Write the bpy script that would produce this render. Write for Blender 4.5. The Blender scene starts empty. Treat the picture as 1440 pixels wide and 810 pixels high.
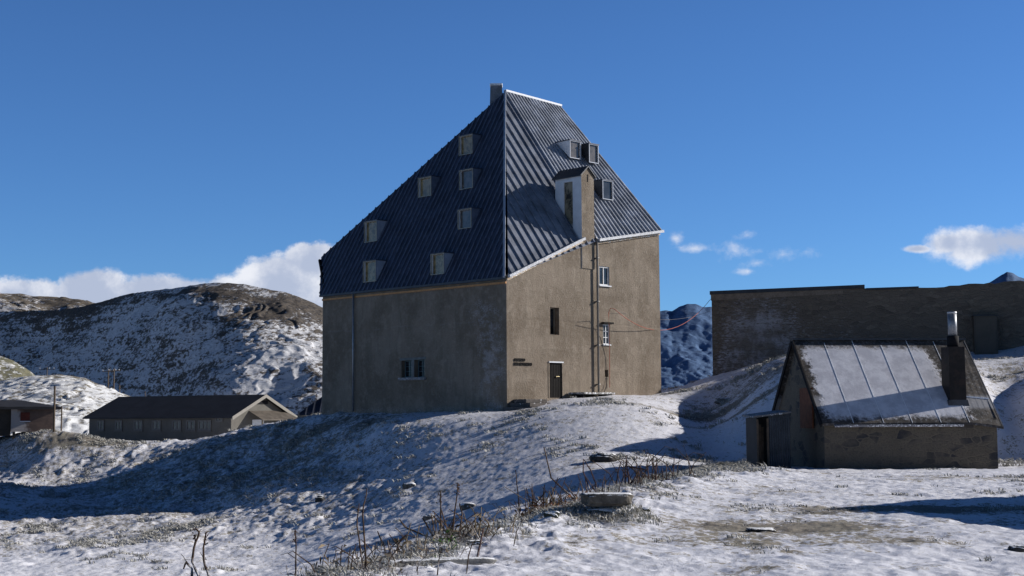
import bpy, math, random
import numpy as np
from mathutils import Vector, Matrix, Euler
from mathutils.geometry import tessellate_polygon
R = math.radians
random.seed(7)
sc = bpy.context.scene
COL = sc.collection

# ------------------------------------------------------------------ camera
F, CX, CY = 2000.0, 720.0, 405.0
PITCH, ROLL = math.atan(180/2000), 0.006
cam = bpy.data.cameras.new("camera"); camo = bpy.data.objects.new("camera", cam); COL.objects.link(camo)
cam.sensor_width = 36; cam.lens = 36*F/1440; cam.clip_end = 30000; cam.clip_start = .1
CM = (Matrix.Rotation(math.pi/2+PITCH, 4, 'X') @ Matrix.Rotation(-ROLL, 4, 'Z'))
camo.matrix_world = CM
sc.camera = camo
def ray(px, py):
    v = CM.to_3x3() @ Vector((px-CX, CY-py, -F)); return v/v.y
def at(px, py, Y): return ray(px, py)*Y
def hit(px, py, p0, n):
    r = ray(px, py); return r*(p0.dot(n)/r.dot(n))
# light directions
SUN_AZ = Vector((.965, .262)); SUN_EL = R(22.5)

# ------------------------------------------------------------------ node helpers
class NT:
    def __init__(s, tree): s.t = tree; s.n = tree.nodes; s.l = tree.links
    def new(s, typ, **kw):
        n = s.n.new(typ)
        for k, v in kw.items(): setattr(n, k, v)
        return n
    def put(s, sock, v):
        if isinstance(v, bpy.types.NodeSocket): s.l.new(v, sock)
        elif v is not None:
            if isinstance(v, (tuple, list)) and len(v) == 3 and sock.type == 'RGBA': v = (*v, 1)
            sock.default_value = v
    def math(s, op, a, b=None, c=None, clamp=False):
        n = s.new('ShaderNodeMath', operation=op, use_clamp=clamp)
        s.put(n.inputs[0], a)
        if b is not None: s.put(n.inputs[1], b)
        if c is not None: s.put(n.inputs[2], c)
        return n.outputs[0]
    def vmath(s, op, a, b=None):
        n = s.new('ShaderNodeVectorMath', operation=op)
        s.put(n.inputs[0], a)
        if b is not None: s.put(n.inputs[1], b)
        return n.outputs['Value'] if op in ('LENGTH', 'DISTANCE', 'DOT_PRODUCT') else n.outputs[0]
    def step(s, x, lo, hi, a=0., b=1.):
        n = s.new('ShaderNodeMapRange', interpolation_type='SMOOTHSTEP')
        s.put(n.inputs[0], x); s.put(n.inputs[1], lo); s.put(n.inputs[2], hi); s.put(n.inputs[3], a); s.put(n.inputs[4], b)
        return n.outputs[0]
    def mix(s, f, a, b):
        n = s.new('ShaderNodeMix', data_type='RGBA')
        s.put(n.inputs[0], f); s.put(n.inputs[6], a); s.put(n.inputs[7], b)
        return n.outputs[2]
    def noise(s, vec, scale, detail=4, rough=.55, stretch=None):
        if stretch: vec = s.vmath('MULTIPLY', vec, stretch)
        n = s.new('ShaderNodeTexNoise')
        s.put(n.inputs['Vector'], vec); n.inputs['Scale'].default_value = scale
        n.inputs['Detail'].default_value = detail; n.inputs['Roughness'].default_value = rough
        return n.outputs[0]
    def vor(s, vec, scale, feature='F1', out='Distance', stretch=None):
        if stretch: vec = s.vmath('MULTIPLY', vec, stretch)
        n = s.new('ShaderNodeTexVoronoi', feature=feature)
        s.put(n.inputs['Vector'], vec); n.inputs['Scale'].default_value = scale
        return n.outputs[out]
    def sep(s, v):
        n = s.new('ShaderNodeSeparateXYZ'); s.put(n.inputs[0], v); return n.outputs
    def bump(s, h, strength=.5, dist=.05, normal=None):
        n = s.new('ShaderNodeBump'); s.put(n.inputs['Height'], h)
        n.inputs['Strength'].default_value = strength; n.inputs['Distance'].default_value = dist
        if normal: s.put(n.inputs['Normal'], normal)
        return n.outputs[0]
def material(name, fn):
    m = bpy.data.materials.new(name); m.use_nodes = True
    nt = NT(m.node_tree); b = m.node_tree.nodes['Principled BSDF']
    b.inputs['Specular IOR Level'].default_value = .25
    obj = nt.new('ShaderNodeTexCoord').outputs['Object']
    r = fn(nt, obj) or {}
    for k, v in r.items(): nt.put(b.inputs[k], v)
    return m
SNOW = (.80, .82, .86)
def plain(name, col, rough=.7, var=.25, scale=3., bump=.2, metallic=0., bd=.02, snow=0., dirt=None):
    def fn(nt, o):
        n = nt.noise(o, scale, 5); n2 = nt.noise(o, scale*7, 4)
        f = nt.math('ADD', nt.math('MULTIPLY', n, .6), nt.math('MULTIPLY', n2, .4))
        lo = tuple(c*(1-var) for c in col); hi = tuple(min(1, c*(1+var)) for c in col)
        c = nt.mix(nt.step(f, .35, .65), lo, hi)
        if dirt: c = nt.mix(nt.step(nt.noise(o, scale*.8, 6, .7), .5, .62), c, dirt)
        if snow: c = nt.mix(nt.step(nt.noise(o, scale*3, 5, .7), .62-snow, .70-snow), c, SNOW)
        d = {'Base Color': c, 'Roughness': rough, 'Metallic': metallic}
        if bump: d['Normal'] = nt.bump(n2, bump, bd)
        return d
    return material(name, fn)

M = {}
# plaster of the tall hospice; root x axis runs along the sunlit wall
def plaster(nt, o):
    big = nt.noise(o, .35, 5, .6); mid = nt.noise(o, 1.6, 5, .65); fine = nt.noise(o, 14, 4, .7)
    streak = nt.noise(o, 1.0, 5, .6, (2.4, 2.4, .35))
    c = nt.mix(nt.step(big, .38, .62), (.172, .136, .102), (.258, .212, .166))
    c = nt.mix(nt.step(streak, .45, .68, 0, .55), c, (.155, .128, .098))
    c = nt.mix(nt.step(mid, .48, .68, 0, .38), c, (.38, .325, .265))
    grain = nt.noise(o, 7, 6, .8); c = nt.mix(nt.step(grain, .46, .66, 0, .28), c, (.37, .33, .28)); c = nt.mix(nt.step(fine, .46, .66, 0, .26), c, (.085, .068, .05))
    # lift lines of the old storeys
    z = nt.sep(o)[2]
    band = nt.math('ABSOLUTE', nt.math('SUBTRACT', z, nt.math('ADD', 4.55, nt.math('MULTIPLY', nt.noise(o, .5, 2), .5))))
    h = nt.math('ADD', nt.math('MULTIPLY', mid, .5), nt.math('MULTIPLY', nt.math('ADD', fine, grain), .5))
    h = nt.math('ADD', h, nt.math('MULTIPLY', nt.step(band, 0, .12), .12))
    # wind blown snow stuck to the rough render near the front corner on the shaded side
    def spot(c0, r, k=1.): return nt.step(nt.vmath('DISTANCE', nt.vmath('MULTIPLY', o, (1, 1, k)), (c0[0], c0[1], c0[2]*k)), 0, r, 1, 0)
    sp = nt.math('ADD', spot((-.0, 1.2, 1.6), 2.6, .8), spot((0, 1.9, 5.3), 2.6, 1.2)); sp = nt.math('ADD', sp, spot((0, 1.2, 3.4), 2.0, .7))
    sp = nt.math('ADD', sp, nt.math('MULTIPLY', nt.step(z, .0, .55, 1, 0), .9))
    shady = nt.step(nt.sep(o)[0], .02, .2, 1, 0)
    sn = nt.math('MULTIPLY', nt.step(nt.math('ADD', nt.noise(o, 9, 5, .75, (1, 1, 2.2)), nt.math('MULTIPLY', sp, .16)), .60, .72), shady)
    sn = nt.math('MULTIPLY', sn, nt.step(sp, .05, .9)); sn = nt.math('MULTIPLY', sn, nt.step(nt.noise(o, 1.1, 5, .7, (1, 1, 1.6)), .42, .60))
    line = nt.math('MULTIPLY', nt.math('MULTIPLY', nt.step(band, .02, .07, 1, 0), nt.step(nt.noise(o, 1.3, 3), .45, .55)), shady)
    sn = nt.math('MAXIMUM', sn, nt.math('MULTIPLY', line, .16))
    c = nt.mix(nt.math('MULTIPLY', sn, .30), c, (.60, .62, .68))
    return {'Base Color': c, 'Roughness': .95, 'Normal': nt.bump(h, .8, .08)}
M['plaster'] = material('hospice_plaster', plaster)
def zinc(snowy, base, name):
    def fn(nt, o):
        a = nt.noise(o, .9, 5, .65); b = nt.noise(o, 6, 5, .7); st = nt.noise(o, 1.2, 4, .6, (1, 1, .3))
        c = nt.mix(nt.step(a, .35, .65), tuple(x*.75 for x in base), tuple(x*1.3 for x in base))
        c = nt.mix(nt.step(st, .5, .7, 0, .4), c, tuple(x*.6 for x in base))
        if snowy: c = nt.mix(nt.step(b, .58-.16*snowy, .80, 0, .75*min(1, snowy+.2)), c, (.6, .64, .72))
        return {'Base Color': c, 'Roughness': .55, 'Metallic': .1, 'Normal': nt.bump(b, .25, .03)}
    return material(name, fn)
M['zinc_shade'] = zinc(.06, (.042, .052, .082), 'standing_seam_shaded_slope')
M['zinc_sun'] = zinc(.5, (.33, .355, .41), 'standing_seam_sunlit_frosted_slope')  # same zinc as the shaded slope: sunlit tone set in the base colour
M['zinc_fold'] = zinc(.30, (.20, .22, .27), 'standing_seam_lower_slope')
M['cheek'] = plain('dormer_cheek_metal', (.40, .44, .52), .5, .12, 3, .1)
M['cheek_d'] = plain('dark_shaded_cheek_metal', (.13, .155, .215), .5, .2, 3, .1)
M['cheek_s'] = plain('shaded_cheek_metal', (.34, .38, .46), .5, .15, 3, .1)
M['white'] = plain('white_painted_plaster', (.66, .68, .72), .8, .08, 3, .2)
M['snowcap'] = plain('snow_cap', SNOW, .6, .03, 3, .4, bd=.04)
M['copper'] = plain('copper_strip', (.42, .20, .075), .5, .2, 4, .1, .2)
M['straw_board'] = plain('pale_eave_board', (.45, .34, .22), .7, .2, 5, .1, snow=.1)
M['dark_metal'] = plain('dark_grey_metal', (.05, .055, .065), .5, .2, 3, .1, .3)
M['grey_metal'] = plain('galvanised_metal', (.30, .31, .33), .45, .2, 4, .1, .6)
M['black'] = plain('dark_void', (.008, .008, .01), .9, .2, 3, 0)
M['bronze'] = plain('brass_frame', (.30, .27, .22), .5, .2, 5, .1, .3)
M['door'] = plain('dark_door_wood', (.009, .008, .008), .9, .3, 6, .3)
M['brass'] = plain('brass', (.6, .5, .3), .3, .1, 5, 0, .8)
M['rust'] = plain('rust_painted_wood', (.13, .045, .022), .75, .35, 5, .3)
M['redpaint'] = plain('faded_red_paint', (.10, .022, .015), .7, .3, 5, .2)
M['wood'] = plain('weathered_wood', (.10, .075, .055), .8, .35, 5, .4)
M['cable'] = plain('red_cable_sheath', (.40, .10, .06), .6, .1, 4, 0)
M['gcable'] = plain('grey_cable_sheath', (.15, .15, .16), .6, .1, 4, 0)
M['concrete'] = plain('weathered_concrete', (.27, .25, .215), .9, .2, 1.5, .5, bd=.04, dirt=(.15, .135, .115))
def pane_fn(col, col2, k=3.):
    def fn(nt, o):
        n = nt.noise(o, k, 5, .7)
        return {'Base Color': nt.mix(nt.step(n, .38, .62), col, col2), 'Roughness': .18, 'Specular IOR Level': .5}
    return fn
M['pane_brown'] = material('brown_reflection_glass', pane_fn((.13, .095, .04), (.30, .22, .10), 3))  # brown hillside reflection painted into the glass colour
M['pane_grey'] = material('grey_curtained_glass', pane_fn((.06, .055, .05), (.115, .10, .09), 2))
M['pane_dark'] = material('dark_window_glass', pane_fn((.006, .008, .012), (.03, .035, .045), 2))
def rock_reflection(nt, o):  # rock reflection painted into the pane colour, with snow heaped below
    n = nt.noise(o, 1.4, 6, .7); z = nt.sep(o)[2]
    c = nt.mix(nt.step(n, .40, .58), (.025, .022, .018), (.26, .22, .15))
    c = nt.mix(nt.step(nt.math('ADD', z, nt.math('MULTIPLY', n, 1.0)), 11.05, 10.85), c, (.5, .52, .55))
    return {'Base Color': c, 'Roughness': .3}
M['pane_reflection'] = material('belfry_painted_reflection', rock_reflection)

def rubble(name, stone, stone2, mortar, scale, stretch, bstr=.8, snowspots=(), seed=0., sparse=False):
    def fn(nt, o):
        ow = nt.vmath('ADD', o, (seed, seed, 0))
        w = nt.new('ShaderNodeTexNoise'); nt.put(w.inputs['Vector'], ow); w.inputs['Scale'].default_value = 1.5
        ov = nt.vmath('ADD', ow, nt.vmath('MULTIPLY', w.outputs[1], (.35, .35, .2)))
        d = nt.vor(ov, scale, 'DISTANCE_TO_EDGE', 'Distance', stretch)
        cc = nt.vor(ov, scale, 'F1', 'Color', stretch)
        rnd = nt.sep(cc)[0]
        n = nt.noise(o, 1.0, 5, .6); fine = nt.noise(o, 16, 5, .7)
        c = nt.mix(nt.step(rnd, .30, .46) if sparse else rnd, stone, stone2)
        c = nt.mix(nt.step(d, .015, .07, 1, 0), c, mortar)
        c = nt.mix(nt.step(n, .38, .58, 0, .88), c, mortar)
        c = nt.mix(nt.step(fine, .45, .7, 0, .5), c, tuple(x*.45 for x in stone))
        h = nt.math('ADD', nt.math('MULTIPLY', nt.step(d, 0, .12), .25 if sparse else .8), nt.math('MULTIPLY', fine, .6))
        for (c0, r, k, s) in snowspots:
            sp = nt.step(nt.vmath('DISTANCE', nt.vmath('MULTIPLY', o, (1, 1, k)), (c0[0], c0[1], c0[2]*k)), 0, r, 1, 0)
            sn = nt.step(nt.math('ADD', nt.noise(o, 3.2, 7, .78, (1, 1, 3.0)), nt.math('MULTIPLY', sp, .2*s)), .585, .70)
            sn = nt.math('MULTIPLY', sn, nt.step(sp, .02, .4, 0, .75))
            sn = nt.math('MULTIPLY', sn, nt.step(nt.noise(o, .7, 5, .7), .40, .62, .1, .8))
            c = nt.mix(sn, c, (.5, .51, .56))
        return {'Base Color': c, 'Roughness': .95, 'Normal': nt.bump(h, bstr, .08)}
    return material(name, fn)
M['hut_stone'] = rubble('hut_rubble_stone', (.045, .044, .048), (.125, .105, .08), (.15, .125, .095), 2.1, (1, 1, 2.0), .6, sparse=True)

# ------------------------------------------------------------------ mesh builder
class MB:
    def __init__(s): s.v = []; s.f = []; s.second = None
    def quad(s, *p):
        i = len(s.v); s.v += [Vector(q) for q in p]; s.f.append(tuple(range(i, i+len(p)))); return s
    def obox(s, o, a, b, c):          # oriented box: corner o and edge vectors
        o, a, b, c = Vector(o), Vector(a), Vector(b), Vector(c)
        P = [o, o+a, o+a+b, o+b, o+c, o+a+c, o+a+b+c, o+b+c]; i = len(s.v); s.v += P
        fs = [(0, 3, 2, 1), (4, 5, 6, 7), (0, 1, 5, 4), (1, 2, 6, 5), (2, 3, 7, 6), (3, 0, 4, 7)]
        if a.cross(b).dot(c) < 0: fs = [t[::-1] for t in fs]
        s.f += [tuple(i+k for k in t) for t in fs]; return s
    def bar(s, p, q, w, h, up=Vector((0, 0, 1)), lift=0.):
        p, q = Vector(p), Vector(q); d = (q-p).normalized(); side = d.cross(up).normalized(); u = side.cross(d).normalized()
        return s.obox(p-side*w/2+u*lift, q-p, side*w, u*h)
    def tube(s, pts, rad, n=6, cap=True):
        pts = [Vector(p) for p in pts]; rads = rad if isinstance(rad, (list, tuple)) else [rad]*len(pts)
        i0 = len(s.v)
        for k, p in enumerate(pts):
            d = (pts[min(k+1, len(pts)-1)]-pts[max(k-1, 0)]).normalized()
            a = d.orthogonal().normalized() if abs(d.z) > .9 else d.cross(Vector((0, 0, 1))).normalized()
            if abs(d.z) > .9: a = (Vector((1, 0, 0))-d*d.x).normalized()
            b = d.cross(a)
            for j in range(n):
                t = 2*math.pi*j/n; s.v.append(p+(a*math.cos(t)+b*math.sin(t))*rads[k])
        for k in range(len(pts)-1):
            for j in range(n):
                a0 = i0+k*n+j; a1 = i0+k*n+(j+1) % n; s.f.append((a0, a1, a1+n, a0+n))
        if cap: s.f.append(tuple(i0+j for j in range(n))[::-1]); s.f.append(tuple(i0+(len(pts)-1)*n+j for j in range(n)))
        return s
    def poly(s, outer, holes=(), basis=None):
        loops = [[Vector(p) for p in outer]]+[[Vector(p) for p in h] for h in holes]
        o, ex, ey = basis
        flat = [[Vector(((p-o).dot(ex), (p-o).dot(ey), 0)) for p in lp] for lp in loops]
        tris = tessellate_polygon(flat); i = len(s.v)
        for lp in loops: s.v += lp
        s.f += [tuple(i+k for k in t) for t in tris]; return s
    def build(s, name, mat, parent=None, smooth=False, bevel=0.):
        me = bpy.data.meshes.new(name)
        inv = ROOTM[parent.name].inverted() if parent is not None else Matrix()
        me.from_pydata([inv @ v for v in s.v], [], s.f)
        me.materials.append(mat); ob = bpy.data.objects.new(name, me); COL.objects.link(ob)
        if parent is not None: ob.parent = parent; ROOTM[ob.name] = ROOTM[parent.name]
        else: ROOTM[ob.name] = Matrix()
        if s.second:
            me.materials.append(s.second[1]); me.polygons.foreach_set('material_index', [int(i >= s.second[0]) for i in range(len(me.polygons))])
        me.validate(); me.update()
        if smooth: me.polygons.foreach_set('use_smooth', [True]*len(me.polygons))
        if bevel:
            b = ob.modifiers.new('bevel', 'BEVEL'); b.width = bevel; b.segments = 2; b.limit_method = 'ANGLE'
        return ob
ROOTM = {}
def tag(o, label, cat, group=None):
    o['label'] = label; o['category'] = cat
    if group: o['group'] = group
    return o
def thing(name, loc, rz, label, cat, group=None):
    o = bpy.data.objects.new(name, None); COL.objects.link(o); o.empty_display_size = .3
    o.location = loc; o.rotation_euler = (0, 0, rz)
    ROOTM[o.name] = Matrix.Translation(Vector(loc)) @ Matrix.Rotation(rz, 4, 'Z')
    return tag(o, label, cat, group)
def structure(o): o['kind'] = 'structure'; return o

# ------------------------------------------------------------------ numpy noise
def _hash(ix, iy, seed):
    h = (ix.astype(np.int64)*374761393 + iy.astype(np.int64)*668265263 + seed*1442695041) & 0xffffffff
    h = ((h ^ (h >> 13))*1274126177) & 0xffffffff
    return ((h ^ (h >> 16)) & 0xffff)/65535.0
def vnoise(x, y, seed=0):
    ix, iy = np.floor(x), np.floor(y); fx, fy = x-ix, y-iy
    fx = fx*fx*fx*(fx*(fx*6-15)+10); fy = fy*fy*fy*(fy*(fy*6-15)+10)
    a = _hash(ix, iy, seed); b = _hash(ix+1, iy, seed); c = _hash(ix, iy+1, seed); d = _hash(ix+1, iy+1, seed)
    return (a*(1-fx)+b*fx)*(1-fy)+(c*(1-fx)+d*fx)*fy-.5
def fbm(x, y, wl, octs=4, gain=.5, seed=0, rot=.6):
    t = np.zeros_like(x); a = 1.; X, Y = x/wl, y/wl
    for k in range(octs):
        t += a*vnoise(X, Y, seed+k); a *= gain
        X, Y = (X*math.cos(rot)-Y*math.sin(rot))*2.03+17.3, (X*math.sin(rot)+Y*math.cos(rot))*2.03-9.1
    return t
def sstep(x, a, b):
    t = np.clip((x-a)/(b-a), 0, 1); return t*t*(3-2*t)

# ------------------------------------------------------------------ ground height
GP = [ # px, py, depth
 (453,583,86.7),(560,582,81),(640,580,77),(714,578,74.5),(745,574,75.3),(781,562,77.0),(815,560,77.5),(850,557,80),(930,555,84),(1000,531,90),(940,550,92),(970,543,90),
 (850,565,71),(800,569,70),(760,575,70),(700,585,70),(640,592,71),(600,598,72),(540,597,75),(930,561,76),
 (850,600,63),(850,640,56),(850,675,50),(760,620,62),(760,660,55),(760,700,49),(700,620,65),(700,680,55),(700,720,48),
 (600,640,66),(600,680,60),(600,720,53.5),(600,760,47),(480,600,80),(480,620,76.5),(480,650,72),(480,680,67),(480,720,60),(480,780,48),
 (400,600,86),(400,640,80),(400,675,71.3),(400,700,67),(400,740,60),(400,790,50),(300,614,90),(300,640,84),(300,670,78),(300,700,73.5),(300,720,70),(300,740,63),(300,790,50),
 (200,641,93),(200,665,84),(200,700,76),(200,728,69),(200,770,55),(100,645,106),(100,670,90),(100,700,80),(100,735,68),(100,780,54),
 (0,650,97),(0,680,81),(0,740,66.8),(0,800,48.5),(-200,660,98),(-200,700,80),(-200,750,66),(-200,800,50),
 (40,616,98),(120,617,97),(165,622,102),(35,612,104),(75,612,104),(190,630,122),(140,626,130),(-150,612,100),
 (425,588,89),(1000,572,75),(1000,600,68),(1000,635,60),(1000,655,55),(1060,594,61.5),(1060,640,57),(1060,565,66),(1060,540,72),(1090,585,61),(1090,530,69),(1090,507,77),
 (1130,502,88),(1300,497,86),(1420,500,84),(1440,484,86),(1420,505,73),(1420,560,64.5),(1420,600,59.5),(1420,632,54.5),(1250,518,64),(1250,503,72),(1180,515,64),(1180,503,73),(1330,515,65),
 (1600,480,82),(1600,600,55),(930,580,68),(930,620,60),(930,650,55)]
GZ = [ # x, y, z
 (-3,25,-4.2),(-2,32,-4.0),(0,38,-3.8),(3,44,-3.2),(6,49,-2.6),(8,53,-2.15),(-10,25,-5.1),(-10,38,-5.1),(-22,30,-5.3),(-22,15,-5.3),(-4,15,-4.4),(-12,12,-5),
 (10,45,-1.95),(15,45,-1.85),(20,45,-1.7),(11,30,-2),(20,20,-1.8),(12.7,59.2,2.3),(15.5,60,2.35),(18,60.5,2.1),(12.2,57,0),(28,67,3.2),(36,66,3.6),(27,59,1.2),(40,55,1.5),(23.5,62,1.6),(30,40,-1.4),(16,52,-1.8),(5,10,-2.5),(0,5,-2.5),(0,88,.5),(-4,96,.2),(5,96,.4),  # unseen bank behind the hut and right-hand rise raised to cast shade
 (-21,122,-2.9),(-34,126,-3.0),(-26,131,-2.9),(-41,139,-2.8),(-14,108,-1.9),(-8,125,-2.5),(-60,150,-2.8),(-40,190,-2.4),(-25,170,-3.5),(0,160,-5),
 (18,115,-4),(30,100,4.6),(24,92,4.4),(32,150,-12),(60,90,6),(60,50,0),(-90,150,-2),(-90,90,-2.6),(60,150,-8),(-60,60,-5)]
_pts = []
for px, py, d in GP:
    p = at(px, py, d); _pts.append((p.x, p.y, p.z))
_pts = np.array(_pts+GZ, float)
def _w(x, y): return 3.2*x/y, 2.0*np.log(y)
_wx, _wy = _w(_pts[:, 0], _pts[:, 1])
def _k(r2): return .5*r2*np.log(r2+1e-12)
_n = len(_pts)
_A = np.zeros((_n+3, _n+3)); _A[:_n, :_n] = _k((_wx[:, None]-_wx)**2+(_wy[:, None]-_wy)**2)+np.eye(_n)*2e-4
_A[:_n, _n] = 1; _A[:_n, _n+1] = _wx; _A[:_n, _n+2] = _wy; _A[_n:, :_n] = _A[:_n, _n:].T
_c = np.linalg.solve(_A, np.concatenate([_pts[:, 2], np.zeros(3)]))
def low_z(x, y):
    y = np.maximum(y, 4.); xw, yw = _w(x, y); xw = np.clip(xw, -2.2, 2.2); yw = np.minimum(yw, 2*math.log(230))
    t = _c[_n]+_c[_n+1]*xw+_c[_n+2]*yw
    for i in range(_n): t += _c[i]*_k((xw-_wx[i])**2+(yw-_wy[i])**2)
    return t
EDGE = [(-60, -60), (-9, -4), (-4.6, 4), (-3.0, 10), (-2.0, 15.2), (-1.2, 18.0), (-.1, 22.5), (.9, 26.5), (2.1, 32), (4.7, 40), (6.9, 44.5), (7.3, 50), (9, 55), (14, 57), (60, 57), (60, -60)]
def terrace_sd(x, y):
    d = np.full(x.shape, 1e9); ins = np.zeros(x.shape, bool); E = EDGE
    for (ax, ay), (bx, by) in zip(E, E[1:]+E[:1]):
        t = np.clip(((x-ax)*(bx-ax)+(y-ay)*(by-ay))/((bx-ax)**2+(by-ay)**2), 0, 1)
        d = np.minimum(d, np.hypot(x-ax-t*(bx-ax), y-ay-t*(by-ay)))
        c = ((ay > y) != (by > y)); xi = ax+(y-ay)/((by-ay) if by != ay else 1e-9)*(bx-ax)
        ins ^= c & (x < xi)
    return np.where(ins, d, -d)
def ground_z(x, y, fine=True):
    x = np.asarray(x, float); y = np.asarray(y, float)
    lo = low_z(x, y); sd = terrace_sd(x, y)
    if fine: sdn = sd+.7*fbm(x, y, 2.2, 3, seed=31)
    else: sdn = sd
    near = sstep(y, 80, 60)
    te = -1.70-.0045*(y-20)-.10*sstep(x, 5, 11)*sstep(y, 42, 52)+.16*np.exp(-(sd-1.2)**2/1.2)*sstep(y, 15, 24)*sstep(y, 48, 40)
    m = sstep(sdn, -2.6, .15)*near
    z = lo*(1-m)+te*m
    if not fine: return z
    calm = 1-.72*sstep(x/y, -.10, -.05)*sstep(y, 44, 50)*sstep(y, 84, 76)*(1-m)
    far = np.clip(y/60., .4, 3.)
    slope_l = sstep(x/y, -.02, -.10)*sstep(y, 50, 62)*sstep(y, 112, 95)     # tussocky slope left of the mound
    r = 1+1.3*slope_l
    z = z+calm*.16*far*fbm(x, y, 5.0, 3, seed=1)*(1-.6*m)+calm*.06*r*fbm(x*1., y*.7, 1.1, 4, .6, seed=5)
    z = z+.030*fbm(x, y, .34, 3, .65, seed=9)*(1+.8*slope_l)
    tuss = np.clip(fbm(x, y*.7, .75, 2, seed=15)-.12, 0, 1)
    z = z+calm*tuss*.20*(sstep(fbm(x, y, 6., 2, seed=21), -.1, .2)*(1-m*.8)+slope_l*.6)
    lip = np.exp(-((sd-.5)/1.3)**2)*sstep(y, 12, 20)*sstep(y, 60, 50)
    z = z+lip*(.16*fbm(x, y, .6, 4, .6, seed=44)+.10*fbm(x, y, 1.8, 2, seed=45))
    z = z+.30*np.exp(-((x-1.42)/.62)**2-((y-22.6)/.55)**2)
    # wheel ruts on the yard before the hut
    rut = m*sstep(x, 4, 8)*(np.exp(-((y-34-.25*x+.8*np.sin(x*.4))/.35)**2)+np.exp(-((y-39.5-.2*x)/.35)**2))
    return z-.07*rut
def gz(x, y): return float(ground_z(np.array([x]), np.array([y]))[0])

def grid_mesh(name, X, Y, Z, mat, attr=None):
    nr, ncl = X.shape; co = np.stack([X, Y, Z], -1).reshape(-1, 3).astype(np.float32)
    i = (np.arange(nr-1)[:, None]*ncl+np.arange(ncl-1)).reshape(-1)
    q = np.stack([i, i+1, i+1+ncl, i+ncl], -1).astype(np.int32)
    me = bpy.data.meshes.new(name); me.vertices.add(len(co)); me.vertices.foreach_set('co', co.ravel())
    me.loops.add(q.size); me.loops.foreach_set('vertex_index', q.ravel())
    me.polygons.add(len(q)); me.polygons.foreach_set('loop_start', np.arange(len(q), dtype=np.int32)*4)
    me.polygons.foreach_set('loop_total', np.full(len(q), 4, np.int32))
    me.update(calc_edges=True); me.polygons.foreach_set('use_smooth', np.ones(len(q), bool))
    if attr is not None:
        for k, a in attr.items():
            at_ = me.attributes.new(k, 'FLOAT', 'POINT'); at_.data.foreach_set('value', a.reshape(-1).astype(np.float32))
    me.materials.append(mat); ob = bpy.data.objects.new(name, me); COL.objects.link(ob); ROOTM[ob.name] = Matrix()
    return ob

# bareness: where grass, earth or gravel shows through the snow
def T(px, py):   # point on the terrace seen at a pixel
    r = ray(px, py); return r*(-1.72/r.z)
SPOTS = []
for px, py, rx, ry, v in [(1110,738,1.2,1.3,.30),(1180,742,1.2,1.3,.25),(960,738,.9,1.6,.16),(1045,742,.7,.8,.32),(1080,775,.5,1.5,.24),(1270,762,1.2,.9,.30),
                          (1040,806,.5,.5,.22),(1200,716,1.6,1.3,.22),(1380,716,3.0,1.2,.42),(1240,672,2.8,.8,.20),(1390,668,2.6,1.2,.30),(1010,760,1.3,1.5,.14),
                          (1350,735,1.6,.6,.12),(930,700,.8,2,.12),(1090,690,1.8,2.2,.14),(1160,660,3,.9,.12),(900,770,1,1.5,.05)]:
    p = T(px, py); SPOTS.append((p.x, p.y, rx, ry, v))
for px, py, d, rx, ry, v in [(120,616,97,3.2,1.6,.42),(60,612,99,3,1.5,.18),(165,620,101,2.5,1.2,.25),(240,630,90,2.5,2,.14),(455,598,82,2.2,1.2,.26),(520,604,79,1.2,1.2,.30),(580,505,79,1,1,.0),(330,618,87,4,2.2,.12),
                             (1090,540,74,3,4,.16),(1030,560,72,3,3,.12),(990,588,70,2.6,.7,.40),(1040,595,66,2.6,.7,.40),(850,650,55,.9,.7,.34),(960,556,82,3,2,.22),(900,575,71,3,.6,.22),
                             (1425,540,69,3,3,.16),(380,640,77,4,4,.06),(300,660,76,5,5,.06),(200,665,82,4,4,.08),(770,600,66,3,3,.05),(735,580,71,1,1.2,.2),(1130,510,79,4,2,.1)]:
    p = at(px, py, d); SPOTS.append((p.x, p.y, rx, ry, v))
def bare_at(x, y):
    sd = terrace_sd(x, y); b = np.full(x.shape, .205)
    b += .04*sstep(fbm(x, y, 14, 2, seed=77), -.1, .3)
    b += .17*sstep(x/y, -.04, -.11)*sstep(y, 48, 64)*sstep(y, 112, 92)
    b += .09*np.exp(-((sd-1.0)/1.8)**2)*sstep(y, 14, 22)
    b += .22*np.exp(-((sd+1.3)/1.0)**2)*sstep(y, 10, 14)*sstep(y, 58, 52)
    b += .10*sstep(y, 110, 160)
    b += .07*sstep(x/y, -.10, -.05)*sstep(y, 48, 54)*sstep(y, 84, 76)*(sd < -1)
    for sx, sy, rx, ry, v in SPOTS: b += v*np.exp(-((x-sx)/rx)**2-((y-sy)/ry)**2)
    return b
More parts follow.
